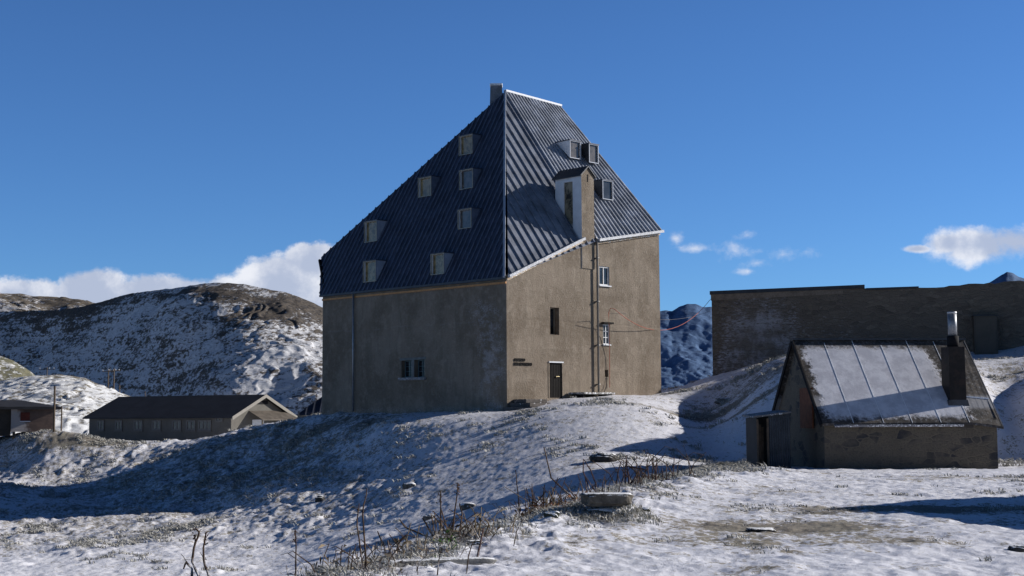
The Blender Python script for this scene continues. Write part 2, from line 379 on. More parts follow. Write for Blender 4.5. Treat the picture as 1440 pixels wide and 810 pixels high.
def snow_ground(nt, o, scale=1.):
    at_ = nt.new('ShaderNodeAttribute', attribute_name='bare').outputs['Fac']
    a = nt.noise(o, .55*scale, 5, .6); b = nt.noise(o, 3.2*scale, 6, .68, (1, .62, 1)); c = nt.noise(o, 11*scale, 5, .72, (1, .8, 1))
    f = nt.math('ADD', at_, nt.math('MULTIPLY', nt.math('SUBTRACT', b, .5), 1.15))
    f = nt.math('ADD', f, nt.math('MULTIPLY', nt.math('SUBTRACT', a, .5), .55))
    f = nt.math('ADD', f, nt.math('MULTIPLY', nt.math('SUBTRACT', c, .5), 1.25))
    m = nt.step(f, .33, .56, 0, .88)
    earth = nt.mix(nt.step(a, .42, .58), (.070, .056, .040), (.085, .080, .048))
    earth = nt.mix(nt.step(c, .40, .60), earth, (.20, .165, .105))
    snow = nt.mix(nt.step(b, .35, .65), (.69, .70, .77), (.80, .81, .87))
    col = nt.mix(m, snow, earth)
    h = nt.math('ADD', nt.math('MULTIPLY', b, .24), nt.math('MULTIPLY', c, .62))
    h = nt.math('ADD', h, nt.math('MULTIPLY', nt.noise(o, 42*scale, 4, .7), .34)); h = nt.math('ADD', h, nt.math('MULTIPLY', m, -.10))
    return {'Base Color': col, 'Roughness': nt.step(m, 0, 1, .55, .95), 'Normal': nt.bump(h, .42, .08/scale)}
M['ground'] = material('snowy_meadow', snow_ground)
us = np.concatenate([np.linspace(-3, -.75, 30)[:-1], np.linspace(-.75, -.375, 90)[:-1], np.linspace(-.375, .375, 860)[:-1], np.linspace(.375, .75, 90)[:-1], np.linspace(.75, 3, 30)])
ds = np.concatenate([np.linspace(1.0, 9., 40)[:-1], np.exp(np.linspace(math.log(9.), math.log(112), 860))[:-1], np.exp(np.linspace(math.log(112), math.log(330), 120))[:-1], np.exp(np.linspace(math.log(330), math.log(9000), 40))])
U, D = np.meshgrid(us, ds); X = U*np.maximum(D, 3.); Y = D
Z = ground_z(X, Y)
Z = Z-sstep(D, 260, 700)*20-sstep(D, 150, 700)*sstep(U, -.02, .1)*60
ground = structure(grid_mesh('ground', X, Y, Z, M['ground'], {'bare': bare_at(X, Y)}))

# ------------------------------------------------------------------ hills
def hill_mat(name, rock, rock2, snow, amount, sc_, bs=12., dist=None):
    def fn(nt, o):
        at_ = nt.new('ShaderNodeAttribute', attribute_name='bare').outputs['Fac']
        a = nt.noise(o, .010*sc_, 6, .62); b = nt.noise(o, .05*sc_, 9, .76, (.7, .5, 2.8)); c = nt.noise(o, .30*sc_, 7, .75, (1, .6, 1.3))
        f = nt.math('ADD', at_, nt.math('MULTIPLY', nt.math('SUBTRACT', b, .5), 1.5))
        f = nt.math('ADD', f, nt.math('MULTIPLY', nt.math('SUBTRACT', a, .5), .6)); f = nt.math('ADD', f, nt.math('MULTIPLY', nt.math('SUBTRACT', c, .5), 1.5))
        m = nt.step(f, amount-.09, amount+.09, 0, .95)
        r = nt.mix(nt.step(c, .42, .6), rock, rock2)
        s = nt.mix(nt.step(b, .4, .6), tuple(x*.85 for x in snow), snow)
        h = nt.math('ADD', nt.math('MULTIPLY', b, 1.), nt.math('MULTIPLY', c, .25))
        return {'Base Color': nt.mix(m, s, r), 'Roughness': .9, 'Normal': nt.bump(h, .8, bs)}
    return material(name, fn)
def hill(name, sil, d0f, d1f, z0, u0, u1, nu, nd, mat, bumps, seed, prof=.25, baref=None, back=1.5):
    xs = [ray(px, py) for px, py in sil]; su = np.array([r.x for r in xs]); sv = np.array([r.z for r in xs])
    u = np.linspace(u0, u1, nu); t = np.concatenate([np.linspace(0, 1, nd), np.linspace(1, back, nd//4)[1:]])
    U, T_ = np.meshgrid(u, t); d0, d1 = d0f(U), d1f(U); Dd = d0+(d1-d0)*T_
    zs = np.interp(U, su, sv)*d1; tt = np.minimum(T_, 1)
    s = tt*(1+prof-prof*tt)
    Z = z0+(zs-z0)*s-np.maximum(T_-1, 0)**1.3*(zs-z0)*.9
    X = U*Dd
    env = sstep(T_, 0, .12)*(1-.72*sstep(T_, .72, 1.)*(T_ < 1.6))
    for (wl, amp, oc, kind) in bumps:
        n = fbm(X, Dd, wl, oc, .55, seed=seed); seed += 11
        if kind == 'ridge': n = .25-np.abs(n)
        elif kind == 'ledge':
            q = n*4+Z/amp/6; n = (sstep(q-np.floor(q), .55, .95)+np.floor(q)-q)*.5
        Z = Z+env*amp*n
    b = np.zeros_like(Z) if baref is None else baref(U, T_, X, Dd, Z)
    return structure(grid_mesh(name, X, Dd, Z, mat, {'bare': b}))
U_ = lambda px: (px-720)/2000.
bigsil = [(-300,440),(-60,440),(40,436),(130,424),(165,418),(200,413),(260,405),(300,402),(320,401.5),(345,403),(380,408),(400,411),(420,417),(440,425),(453,431),(480,445),(520,458),(600,480),(700,490)]
def big_bare(U, T_, X, Y, Z):
    b = .10+.13*sstep(T_, .80, .97)+.10*fbm(X, Y, 120, 3, seed=901)
    b = b+.36*np.exp(-((U-U_(400))/.040)**2)*np.exp(-((T_-.84-.15*np.sin(U*40))/.10)**2)+.30*np.exp(-((U-U_(300))/.035)**2)*np.exp(-((T_-.88)/.06)**2)
    b = b+.10*sstep(U, U_(200), U_(60))*sstep(T_, .3, .8)
    b = b-.06*sstep(U, U_(280), U_(400))*sstep(T_, .75, .6)
    return b
M['hill'] = hill_mat('snow_dusted_hillside', (.026, .020, .017), (.10, .077, .054), (.70, .71, .75), .14, 1.6, 2.4)
hill('hill', bigsil, lambda u: 620+55*sstep(u, U_(330), U_(200))+1300*np.log1p(np.exp((U_(300)-u)/.03))*.03, lambda u: 800+1250*np.log1p(np.exp((U_(300)-u)/.03))*.03, -8, U_(-700), U_(760), 1000, 420, M['hill'],
     [(150, 22, 3, 'n'), (60, 7, 5, 'n'), (40, 3.5, 4, 'ledge'), (9, .9, 4, 'n')], 100, .30, big_bare)
M['hillb'] = hill_mat('brown_snow_dusted_ridge', (.035, .028, .022), (.12, .095, .065), (.6, .6, .63), .02, .9, 1.6)
hill('ridge', [(-500,400),(-100,400),(-30,404),(0,408),(30,412),(60,417),(90,417),(115,418),(135,424),(160,430),(240,450),(400,480)], lambda u: 900+0*u, lambda u: 1250+0*u, -8, U_(-900), U_(330), 400, 220, M['hillb'],
     [(200, 24, 4, 'n'), (60, 14, 4, 'ledge'), (16, 3, 3, 'n')], 300, .2, lambda U, T_, X, Y, Z: .02+.12*sstep(T_, .7, .95))
M['knoll'] = hill_mat('pale_snowy_knoll', (.075, .063, .045), (.16, .135, .09), (.74, .75, .77), .22, 3.4, .5)
hill('knoll', [(-500,545),(-60,540),(0,536),(30,530),(60,527),(85,527),(120,532),(150,545),(170,554),(185,561),(215,575),(260,592),(330,605)], lambda u: 165+0*u, lambda u: 275+0*u, -4, U_(-900), U_(400), 500, 260, M['knoll'],
     [(22, 1.6, 4, 'n'), (9, 1.0, 3, 'ledge'), (2.5, .35, 3, 'n')], 500, .6, lambda U, T_, X, Y, Z: .13+.30*sstep(T_, .78, .96)-.04*sstep(T_, .6, .3))
M['green'] = hill_mat('olive_grass_slope', (.060, .058, .030), (.13, .12, .060), (.70, .71, .73), .02, 2.4, .5)
hill('grassy_slope', [(-600,470),(-60,488),(0,500),(15,505),(30,513),(45,523),(52,530),(80,545),(150,570)], lambda u: 285+0*u, lambda u: 350+0*u, -2, U_(-900), U_(160), 300, 120, M['green'],
     [(20, 3, 4, 'n'), (6, 1.2, 3, 'ledge'), (2.5, .4, 3, 'n')], 600, .5, lambda U, T_, X, Y, Z: .12+.0*U)
M['alp'] = hill_mat('haze_tinted_mountain_snow', (.055, .10, .20), (.065, .12, .23), (.10, .18, .34), .24, .16, 6.)  # distance haze and shade put into the blue of snow and rock
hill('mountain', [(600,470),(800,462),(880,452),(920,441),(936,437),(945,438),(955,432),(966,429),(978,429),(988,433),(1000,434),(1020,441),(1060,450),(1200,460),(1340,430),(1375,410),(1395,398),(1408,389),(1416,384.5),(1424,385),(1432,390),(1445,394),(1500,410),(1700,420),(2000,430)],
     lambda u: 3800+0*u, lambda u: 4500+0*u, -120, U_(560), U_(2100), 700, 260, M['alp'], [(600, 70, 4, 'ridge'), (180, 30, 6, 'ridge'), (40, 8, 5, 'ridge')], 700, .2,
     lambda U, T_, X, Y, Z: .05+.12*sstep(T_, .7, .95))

# ------------------------------------------------------------------ hospice
UP = Vector((0, 0, 1))
C = at(712.6, 480, 75.0); C.z = 0
e2 = Vector((.7215, .6924, 0)).normalized(); n2 = Vector((e2.y, -e2.x, 0))       # sunlit wall: direction and outward normal
e1 = Vector((-.6924, .7215, 0)).normalized(); n1 = Vector((-e1.y, e1.x, 0))       # shaded wall
def wall_x(px, py, o, e):      # distance along a wall at a pixel column
    r = ray(px, py); k = r.x/r.y
    return (o.x-k*o.y)/(k*e.y-e.x)
A = C+e1*wall_x(453.4, 495, C, e1); B = C+e2*wall_x(928.2, 440, C, e2)
def on2(px, py, off=0.): return hit(px, py, C+n2*off, n2)
def on1(px, py, off=0.): return hit(px, py, C+n1*off, n1)
LC = C.copy(); LC.z = -.3
hosp = thing('hospice', (C.x, C.y, .3), math.atan2(e2.y, e2.x), 'tall rendered stone hospice with steep standing seam metal roof on the snowy mound', 'building')
Ce = Vector((C.x, C.y, on2(711.3, 386.5).z)); Ae = Vector((A.x, A.y, hit(459, 412, A, n1).z))
P = at(711, 129.5, 85.0)
nF1 = (Ae-Ce).cross(P-Ce).normalized(); nF1 = nF1 if nF1.z > 0 else -nF1
E0 = hit(452.5, 362, Ce, nF1)
Rr = at(787, 150, 88.25)
E4 = on2(838, 336); Be = on2(926.5, 323.5)
K = B+Vector((-.692, .7215, 0))*14; K.z = 9.5
BOT = -2.2
# walls with real openings
walls = MB(); basis2 = (C, e2, UP); basis1 = (C, e1, UP)
def rect_on(on, a, b):      # pixel rectangle -> four world corners on a wall, level and plumb
    p, q = on(*a), on(*b); return p, q
def opening(on, e, n, a, b, depth, mb_holes, rev):
    p, q = on(*a), on(*b); x0, x1 = sorted((p.dot(e), q.dot(e))); zt, zb = max(p.z, q.z), min(p.z, q.z)
    base = p-e*p.dot(e); base.z = 0
    c = [base+e*x0+UP*zb, base+e*x1+UP*zb, base+e*x1+UP*zt, base+e*x0+UP*zt]; mb_holes.append(c)
    for i in range(4):
        s_, t_ = c[i], c[(i+1) % 4]; rev.quad(s_, t_, t_-n*depth, s_-n*depth)
    return c
h2, h1 = [], []
o_win1 = opening(on2, e2, n2, (842.5, 374), (857, 402), .18, h2, walls)
o_slot = opening(on2, e2, n2, (773.5, 432), (786.5, 471), .45, h2, walls)
o_door = opening(on2, e2, n2, (772.5, 510), (791, 559.5), .16, h2, walls)
o_win2 = opening(on2, e2, n2, (848, 456), (857.5, 484.5), .15, h2, walls)
o_vent = opening(on2, e2, n2, (850.5, 520), (855.5, 530), .35, h2, walls)
o_lw = opening(on1, e1, n1, (579, 506.5), (564.5, 531), .38, h1, walls)
o_rw = opening(on1, e1, n1, (597, 505.5), (583, 531), .38, h1, walls)
b2 = lambda p, z: Vector((p.x, p.y, z))
walls.poly([b2(C, BOT), b2(B, BOT), Be, E4, Ce], h2, basis2)
walls.poly([b2(C, BOT), b2(A, BOT), Ae, Ce], h1, basis1)
walls.quad(b2(A, BOT), b2(E0, BOT), E0-n1*.25, Ae-n1*.01)
walls.quad(b2(B, BOT), b2(K, BOT), K, Be); walls.quad(b2(K, BOT), b2(E0, BOT), E0-n1*.25, K)
walls.build('wall', M['plaster'], hosp)
# shaded roof slope with seams
OUT = .16
dn1 = nF1.cross(e1).normalized(); dn1 = dn1 if dn1.z < 0 else -dn1      # downslope
def ext(p, k=.22): return p+dn1*k
rf = MB()
poly1 = [ext(Ce)+nF1*.05, P+nF1*.05, E0+nF1*.05, ext(Ae)+e1*.12+nF1*.05]
WINS = [(665.5, 215.5, 'pane_brown'), (666, 264, 'pane_grey'), (607.5, 275, 'pane_brown'), (664, 320, 'pane_grey'), (531, 339, 'pane_brown'), (529.5, 395.5, 'pane_brown'), (625.5, 385, 'pane_brown')]
U1 = -(nF1.cross((Ae-Ce).normalized()).normalized()); U1 = U1 if U1.z > 0 else -U1; A1 = U1.cross(nF1).normalized(); A1 = A1 if A1.dot(e1) > 0 else -A1
holes = []
for (px, py, _) in WINS:
    p = hit(px, py, Ce+nF1*.05, nF1); wd = 20.5/2000*p.y/.705; L = .17/math.sqrt(max(1e-6, 1-U1.z**2))
    holes.append([p+A1*.03+U1*.0, p+A1*(wd-.03), p+A1*(wd-.03)+U1*L, p+A1*.03+U1*L])
rf.poly(poly1, holes, (Ce+nF1*.05, A1, U1))
rf.second = (len(rf.f), plain('pale_standing_seam', (.13, .155, .22), .5, .3, 2, .1, .1))
def clip_line(o, d, poly, n):       # convex polygon clip, returns t interval
    t0, t1 = -1e9, 1e9; cen = sum(poly, Vector())/len(poly)
    for a, b in zip(poly, poly[1:]+poly[:1]):
        m = n.cross(b-a).normalized()
        if m.dot(cen-a) < 0: m = -m
        den = m.dot(d); num = m.dot(a-o)
        if abs(den) < 1e-9:
            if num > 0: return None
            continue
        t = num/den
        if den > 0: t0 = max(t0, t)
        else: t1 = min(t1, t)
    return (t0, t1) if t1-t0 > .08 else None
L1 = (Ae-Ce).length; s = .15
while s < L1+6:
    o = Ce+(Ae-Ce).normalized()*s+nF1*.05; r = clip_line(o, -dn1, poly1, nF1)
    if r:
        segs = [(r[0], r[1])]
        for h in holes:
            sa, sb = (h[0]-o).dot(A1)-.06, (h[1]-o).dot(A1)+.06
            if sa < 0 < sb:
                ta, tb = (h[0]-o).dot(-dn1), (h[2]-o).dot(-dn1); segs = [q for (a, b) in segs for q in ((a, min(b, ta-.03)), (max(a, tb), b)) if q[1]-q[0] > .05]
        for (a, b) in segs: rf.bar(o-dn1*a, o-dn1*b, .045, .06, nF1)
    s += .40
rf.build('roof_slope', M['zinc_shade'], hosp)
# lower sunlit triangle and frosted upper slope
g = MB(); nf2 = (E4-Ce).cross(P-Ce).normalized(); nf2 = nf2 if nf2.z > 0 else -nf2
o2 = n2*.14
g.quad(Ce+o2-UP*.12, E4+o2-UP*.12, P); L2 = (E4-Ce).length; s = .35
while s < L2-.1:
    k = s/L2; g.bar((Ce+o2-UP*.12).lerp(P, k), (Ce+o2-UP*.12).lerp(E4+o2-UP*.12, k), .05, .075, nf2); s += .52
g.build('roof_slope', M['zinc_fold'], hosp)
g = MB(); TL, TR, BL, BR = P, Rr, E4+o2-UP*.12, Be+o2-UP*.12+e2*.12
N = 24
for i in range(N):
    a, b = i/N, (i+1)/N
    g.quad(TL.lerp(TR, a), BL.lerp(BR, a), BL.lerp(BR, b), TL.lerp(TR, b))
nf3 = (BR-BL).cross(TL-BL).normalized(); nf3 = nf3 if nf3.z > 0 else -nf3
N3 = 17
for i in range(N3+1):
    k = i/N3; g.bar(TL.lerp(TR, k), BL.lerp(BR, k), .06, .085, nf3)
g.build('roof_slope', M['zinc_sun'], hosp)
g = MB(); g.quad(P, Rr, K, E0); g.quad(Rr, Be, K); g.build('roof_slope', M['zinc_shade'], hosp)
# trims
g = MB(); g.bar(ext(Ce)+nF1*.06, P+nF1*.05, .12, .10, (nF1+nf2)); g.build('hip_flashing', M['cheek'], hosp)
g = MB(); g.bar(P-e2*.05+UP*.02, Rr+e2*.1+UP*.02, .24, .12); g.build('ridge_cap', M['snowcap'], hosp)
g = MB(); g.bar(ext(Ce, .20)+n1*.02, ext(Ae, .20)+e1*.1+n1*.02, .16, .13, UP, -.06); g.build('gutter', M['dark_metal'], hosp)
g = MB(); g.bar(Ce+n1*.035-UP*.46, Ae+n1*.035-UP*.46, .07, .11, UP); g.build('eave_strip', M['copper'], hosp)
g = MB(); g.bar(Ce+n2*.24-UP*.16, E4+n2*.24-UP*.16-e2*1.15, .17, .15, UP); g.bar(E4+n2*.24-UP*.16, Be+n2*.24+e2*.12-UP*.16, .17, .15, UP); g.build('gutter', plain('snow_filled_gutter', (.42, .43, .46), .6, .2, 5, .3, snow=.12), hosp)
g = MB(); g.bar(Ce+n2*.06-UP*.30, E4+n2*.06-UP*.30-e2*1.15, .10, .10, UP); g.bar(E4+n2*.06-UP*.30, Be+n2*.06-UP*.30, .10, .10, UP); g.build('eave_strip', M['straw_board'], hosp)
# flared flap of gutter at the far left verge
g = MB(); q0 = at(459.5, 413.5, A.y-.1); q1 = at(450.8, 366, E0.y-.3)
g.quad(q0, q0+Vector((.12, .5, 0)), q1+Vector((.18, .5, 0)), q1); g.bar(q0, q1, .12, .14, n1); g.build('verge_board', M['black'], hosp)
# downpipes
def pipe(name, pts, r, mat, par): return MB().tube(pts, r, 8).build(name, mat, par, True)
pa = on1(497, 410, .13); pb = on1(497.8, 578, .13); pb = Vector((pa.x, pa.y, pb.z))
pipe('downpipe', [pa, pb], .055, M['grey_metal'], hosp)
pa = on2(839.5, 337, .16); pb = on2(842.5, 556, .16); pb = Vector((pa.x, pa.y, pb.z))
dp = MB().tube([pa-n2*.06+UP*.1, pa, pb+UP*.0], .06, 8)
for k in (.12, .4, .68, .93): q = pa.lerp(pb, k); dp.obox(q-e2*.09-n2*.14-UP*.03, e2*.18, n2*.22, UP*.06)
dp.build('downpipe', plain('dull_grey_pipe', (.22, .21, .20), .5, .2, 4, .1, .3), hosp, True)

def framed(c, e, n, depth, fw, fd, frame_mat, pane_mat, par, cols=1, rows=1, name='window', setback=None, bars=.025):
    """window in an opening c (bl, br, tr, tl): frame ring, glazing bars, pane"""
    bl, br, tr, tl = c; w = (br-bl).dot(e); h = tr.z-bl.z; sb = depth if setback is None else setback
    o = bl-n*sb
    f = MB()
    f.obox(o, e*fw, n*fd, UP*h); f.obox(o+e*(w-fw), e*fw, n*fd, UP*h)
    f.obox(o+e*fw, e*(w-2*fw), n*fd, UP*fw); f.obox(o+e*fw+UP*(h-fw), e*(w-2*fw), n*fd, UP*fw)
    iw, ih = w-2*fw, h-2*fw
    for i in range(1, cols): f.obox(o+e*(fw+iw*i/cols-bars)+UP*fw, e*2*bars, n*fd*.8, UP*ih)
    for j in range(1, rows): f.obox(o+e*fw+UP*(fw+ih*j/rows-bars*.8), e*iw, n*fd*.7, UP*bars*1.6)
    fo = f.build(name, frame_mat, par)
    pn = MB(); q = o+n*.012; pn.quad(q+e*fw+UP*fw, q+e*(w-fw)+UP*fw, q+e*(w-fw)+UP*(h-fw), q+e*fw+UP*(h-fw)); pn.build('pane', pane_mat, fo)
    return fo
wf = plain('white_window_frame', (.68, .69, .70), .5, .08, 6, .1)
framed(o_win1, e2, n2, .12, .07, .07, wf, M['pane_dark'], hosp, 2, 1)
framed(o_win2, e2, n2, .10, .055, .06, wf, M['pane_dark'], hosp, 2, 3)
framed(o_slot, e2, n2, .40, .05, .05, M['bronze'], M['pane_dark'], hosp, 1, 1)
for c in (o_lw, o_rw): framed(c, e1, n1, .30, .06, .05, plain('teal_window_frame', (.10, .15, .17), .6, .2, 5, .1), M['pane_dark'], hosp, 2, 3, bars=.014)
g = MB(); bl, br = o_win1[0], o_win1[1]; g.obox(bl-e2*.08-UP*.07, (br-bl)+e2*.16, n2*.10, UP*.07)
g.build('sill', M['white'], hosp)
g = MB(); tl, tr = o_win2[3], o_win2[2]; g.obox(tl-e2*.14+UP*.03, (tr-tl)+e2*.28, n2*.22, UP*.09); g.build('lintel', M['door'], hosp)
g = MB(); g.obox(o_win2[0]-e2*.05-UP*.06, (o_win2[1]-o_win2[0])+e2*.1, n2*.08, UP*.06); g.build('sill', M['white'], hosp)
g = MB(); g.quad(*[p-n2*.34 for p in o_vent]); g.build('vent', M['black'], hosp)
g = MB(); w_ = (o_rw[0]-o_lw[1]); g.obox(o_rw[0]-e1*.14-UP*.16, (o_lw[1]-o_rw[0])+e1*.28, n1*.16, UP*.155); g.build('sill', plain('stone_window_sill', (.24, .23, .23), .9, .2, 4, .3, snow=.06), hosp, bevel=.02)
# stone surround between the paired windows
g = MB(); x = o_rw[1]; xx = o_lw[0]; g.obox(x+e1*.02+UP*.0, (xx-x)-e1*.04, n1*.03, UP*(o_rw[2].z-x.z)); g.obox(o_rw[3]-e1*.13+UP*.003, (o_lw[2]-o_rw[3])+e1*.26, n1*.03, UP*.14)
g.build('window_surround', plain('stone_surround', (.17, .18, .175), .9, .2, 4, .3), hosp)
# door: two leaves with boards, handle, lintel
bl, br, tr, tl = o_door; w = (br-bl).dot(e2); hgt = tr.z-bl.z
g = MB()
for i in range(2):
    o = bl-n2*.10+e2*(w*i/2+.012); g.obox(o, e2*(w/2-.024), n2*.05, UP*hgt)
    for j in range(1, 4): g.obox(o+e2*(w/2-.024)*j/4+n2*.05, e2*.014, n2*.012, UP*hgt)
dr = g.build('door', M['door'], hosp)
g = MB(); q = bl+e2*(w*.52)+UP*hgt*.60-n2*.04; g.obox(q-UP*.04, e2*.05, n2*.05, UP*.09); g.obox(q+n2*.05-UP*.0, e2*.24, n2*.03, UP*.03); g.build('handle', M['brass'], dr, bevel=.006)
g = MB(); g.obox(bl-n2*.155, e2*w, n2*.04, UP*hgt); g.build('door_backing', M['black'], dr)
g = MB(); g.obox(tl-e2*.06+UP*.003, e2*(w+.12), n2*.06, UP*.07); g.build('lintel', M['white'], hosp)
g = MB(); g.obox(bl-e2*.10-UP*0., e2*.10-e2*.003, n2*.02, UP*(hgt+.0)); g.build('door_jamb', M['plaster'], hosp)
# lettering beside the corner
def lettering(txt, px, py, hpx, wpx, par):
    p = on2(px, py, .02); H = hpx/2000*76; fc = bpy.data.curves.new('lettering', 'FONT'); fc.body = txt; fc.size = H/.7; fc.extrude = .02; fc.space_character = 1.08; fc.offset = .012
    ob = bpy.data.objects.new('lettering', fc); COL.objects.link(ob)
    bpy.context.view_layer.update(); dg = bpy.context.evaluated_depsgraph_get(); me = bpy.data.meshes.new_from_object(ob.evaluated_get(dg)); bpy.data.objects.remove(ob)
    W = max(v.co.x for v in me.vertices); want = (on2(px+wpx, py)-on2(px, py)).length; sx = want/W
    Rm = Matrix((e2, UP, n2)).transposed().to_4x4(); inv = ROOTM[par.name].inverted()
    me.transform(inv @ Matrix.Translation(p) @ Rm @ Matrix.Diagonal((sx, 1, 1, 1)))
    me.materials.clear(); me.materials.append(M['door']); o2_ = bpy.data.objects.new('lettering', me); COL.objects.link(o2_); o2_.parent = par
lettering('OSPIZIO', 723, 507.5, 3.6, 15.5, hosp); lettering('SAN GOTTARDO', 723, 513.5, 3.8, 25, hosp)

# dormers on the shaded slope
def dormer(on, e, n, px, py, wpx, h, par, slope_t, depth, pane, side, mat_body, frame_mat, cheek_m):
    """bottom outer corner of the window sits on the roof at px,py; front faces n"""
    p = on(px, py); w = wpx
    x0 = p; bl = x0; br = x0+e*w; tl = bl+UP*h; tr = br+UP*h
    k = h/slope_t+.35
    b = MB()
    top = .05
    b.quad(bl, tl, tl-n*k); b.quad(br, br-n*.0-n*k+UP*h, tr)
    b.obox(tl-n*k-e*.05+UP*.0, e*(w+.1), n*(k+.06), UP*top)
    body = b.build('dormer', mat_body, par)
    if side:
        cm = MB(); q = (br if side > 0 else bl)+e*(.004 if side > 0 else -.004)
        cm.quad(q, q+UP*h*.995, q+UP*h*.995-n*k*.98)
        cm.build('cheek', cheek_m, body)
    fw = .04; f = MB(); o = bl-n*.02
    f.obox(o, e*fw, n*.05, UP*h); f.obox(o+e*(w-fw), e*fw, n*.05, UP*h); f.obox(o+e*fw, e*(w-2*fw), n*.05, UP*fw); f.obox(o+e*fw+UP*(h-fw), e*(w-2*fw), n*.05, UP*fw)
    f.build('window_frame', frame_mat, body)
    r = MB(); i0 = bl-n*.021+e*fw+UP*fw; iw, ih = w-2*fw, h-2*fw
    r.quad(i0, i0+UP*ih, i0+UP*ih-n*depth, i0-n*depth); r.quad(i0+e*iw, i0+e*iw-n*depth, i0+e*iw+UP*ih-n*depth, i0+e*iw+UP*ih)
    r.quad(i0, i0-n*depth, i0+e*iw-n*depth, i0+e*iw); r.quad(i0+UP*ih, i0+e*iw+UP*ih, i0+e*iw+UP*ih-n*depth, i0+UP*ih-n*depth)
    r.build('reveal', M['white'], body)
    q = i0-n*(depth-.004); MB().quad(q, q+e*iw, q+e*iw+UP*ih, q+UP*ih).build('pane', pane, body)
    return body
def onF1(px, py): return hit(px, py, Ce+nF1*.05, nF1)+n1*.04
t1 = math.tan(math.acos(nF1.z)); 
# px is the right lower corner of each window (nearest the corner of the house)
for (px, py, pane) in WINS:
    p = onF1(px, py); wd = 20.5/2000*p.y/.705; hh = (28 if py < 330 else 30)/2000*p.y
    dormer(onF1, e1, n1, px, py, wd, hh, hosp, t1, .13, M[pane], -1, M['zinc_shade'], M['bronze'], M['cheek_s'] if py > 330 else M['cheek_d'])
n3 = nf3
def onF3(px, py): return hit(px, py, BL+n3*.05, n3)+n2*.10
t3 = math.tan(math.acos(n3.z))
for (px, py, wpx, hpx, pane) in [(799.5, 222, 15.5, 25.5, 'pane_grey'), (826.5, 228.5, 13.5, 27, 'pane_grey'), (845.5, 280, 15, 27.5, 'pane_dark')]:
    p = onF3(px, py); dormer(onF3, e2, n2, px, py, wpx/2000*p.y/.68, hpx/2000*p.y, hosp, t3, .05, M[pane], -1, M['zinc_shade'], M['cheek'], M['white'] if px < 810 else M['dark_metal'])  # two right-hand dormers: shadow gap put in as dark cheek colour
# belfry rising from the sunlit wall
p = on2(817.5, 340); q = on2(835, 337)
bx0 = (p-C).dot(e2); bx1 = (q-C).dot(e2); zt = on2(817.5, 246).z; za = on2(826, 236).z
def W2(x, y, z): return C+e2*x-n2*y+UP*z      # x along wall, y inward
dpt = 2.0; front = -.05
tw = MB(); za_ = za+.0
# left cheek with a tall opening, built of slabs
zb = 8.2; oz0, oz1 = W2(bx0, 0, 0).z+0, 0
def side_z(px, py): return hit(px, py, W2(bx0, 0, 0), n1).z
def side_y(px, py): return -(hit(px, py, W2(bx0, 0, 0), n1)-C).dot(n2)
ya, yb = side_y(805.5, 290), side_y(793, 290); z0o, z1o = side_z(799, 322), side_z(799, 256)
y0, y1 = sorted((ya, yb)); y0 = max(.45, y0); y1 = min(dpt-.35, y1)
front_face = [W2(bx0, front, zb), W2(bx1, front, zb), W2(bx1, front, zt), W2((bx0+bx1)/2, front, za), W2(bx0, front, zt)]
tw.quad(*front_face)
tw.quad(W2(bx1, front, zb), W2(bx1, dpt, zb), W2(bx1, dpt, zt), W2(bx1, front, zt))
tw.quad(*[v+(-n2*(dpt-front)) for v in front_face][::-1])
tw.quad(W2(bx0+.003, front, zb), W2(bx0+.003, front, zt), W2(bx0+.003, front+.02, zt), W2(bx0+.003, front+.02, zb))
bel = tw.build('belfry', M['plaster'], hosp)
g = MB(); hole = [W2(bx0, y0, z0o), W2(bx0, y1, z0o), W2(bx0, y1, z1o), W2(bx0, y0, z1o)]
g.poly([W2(bx0, front, zb), W2(bx0, dpt, zb), W2(bx0, dpt, zt), W2(bx0, front, zt)], [hole], (C, -n2, UP))
for i in range(4): a, b = hole[i], hole[(i+1) % 4]; g.quad(a, b, b+e2*.3, a+e2*.3)
g.build('belfry_side', M['white'], bel)
MB().quad(*[v+e2*.07 for v in hole]).build('belfry_glazing', M['pane_reflection'], bel)
g = MB(); mid = (bx0+bx1)/2; ov = .12; s_ = (za-zt)/(mid-bx0)
for sx in (-1, 1):
    xe = bx0-ov if sx < 0 else bx1+ov; ze = zt-s_*ov+.03
    a = W2(xe, front-.08, ze); b = W2(mid, front-.08, za+.03)
    g.quad(a, b, b-n2*(dpt+.3), a-n2*(dpt+.3)); g.quad(a+UP*.07, a-n2*(dpt+.3)+UP*.07, b-n2*(dpt+.3)+UP*.07, b+UP*.07); g.quad(a, a+UP*.07, b+UP*.07, b)
    g.quad(a, a-n2*(dpt+.3), a-n2*(dpt+.3)+UP*.07, a+UP*.07)
g.build('belfry_roof', M['dark_metal'], bel)
MB().obox(W2(mid-.03, front, zt-.35)+n2*.001, e2*.05, n2*.02, UP*.42).build('wall_slit', M['black'], bel)
# chimney on the far side of the hip
ch = at(698, 150, 86.6); g = MB(); s0 = .43
cb = [ch+Vector((dx*s0, dy*s0, -1.2)) for dx, dy in ((-1, -1), (1, -1), (1, 1), (-1, 1))]; zt_ = at(697, 122, 86.6).z
ct = [Vector((v.x+(ch.x-v.x)*.16, v.y+(ch.y-v.y)*.16, zt_)) for v in cb]
for i in range(4): g.quad(cb[i], cb[(i+1) % 4], ct[(i+1) % 4], ct[i])
g.quad(*ct); chim = g.build('chimney', plain('chimney_metal', (.22, .22, .24), .6, .25, 3, .2, .2), hosp)
g = MB(); g.obox(ct[0]+UP*.002-Vector((.03, .03, 0)), ct[1]-ct[0]+Vector((.06, 0, 0)), ct[3]-ct[0]+Vector((0, .06, 0)), UP*.14); g.build('chimney_cap', M['snowcap'], chim, bevel=.05)
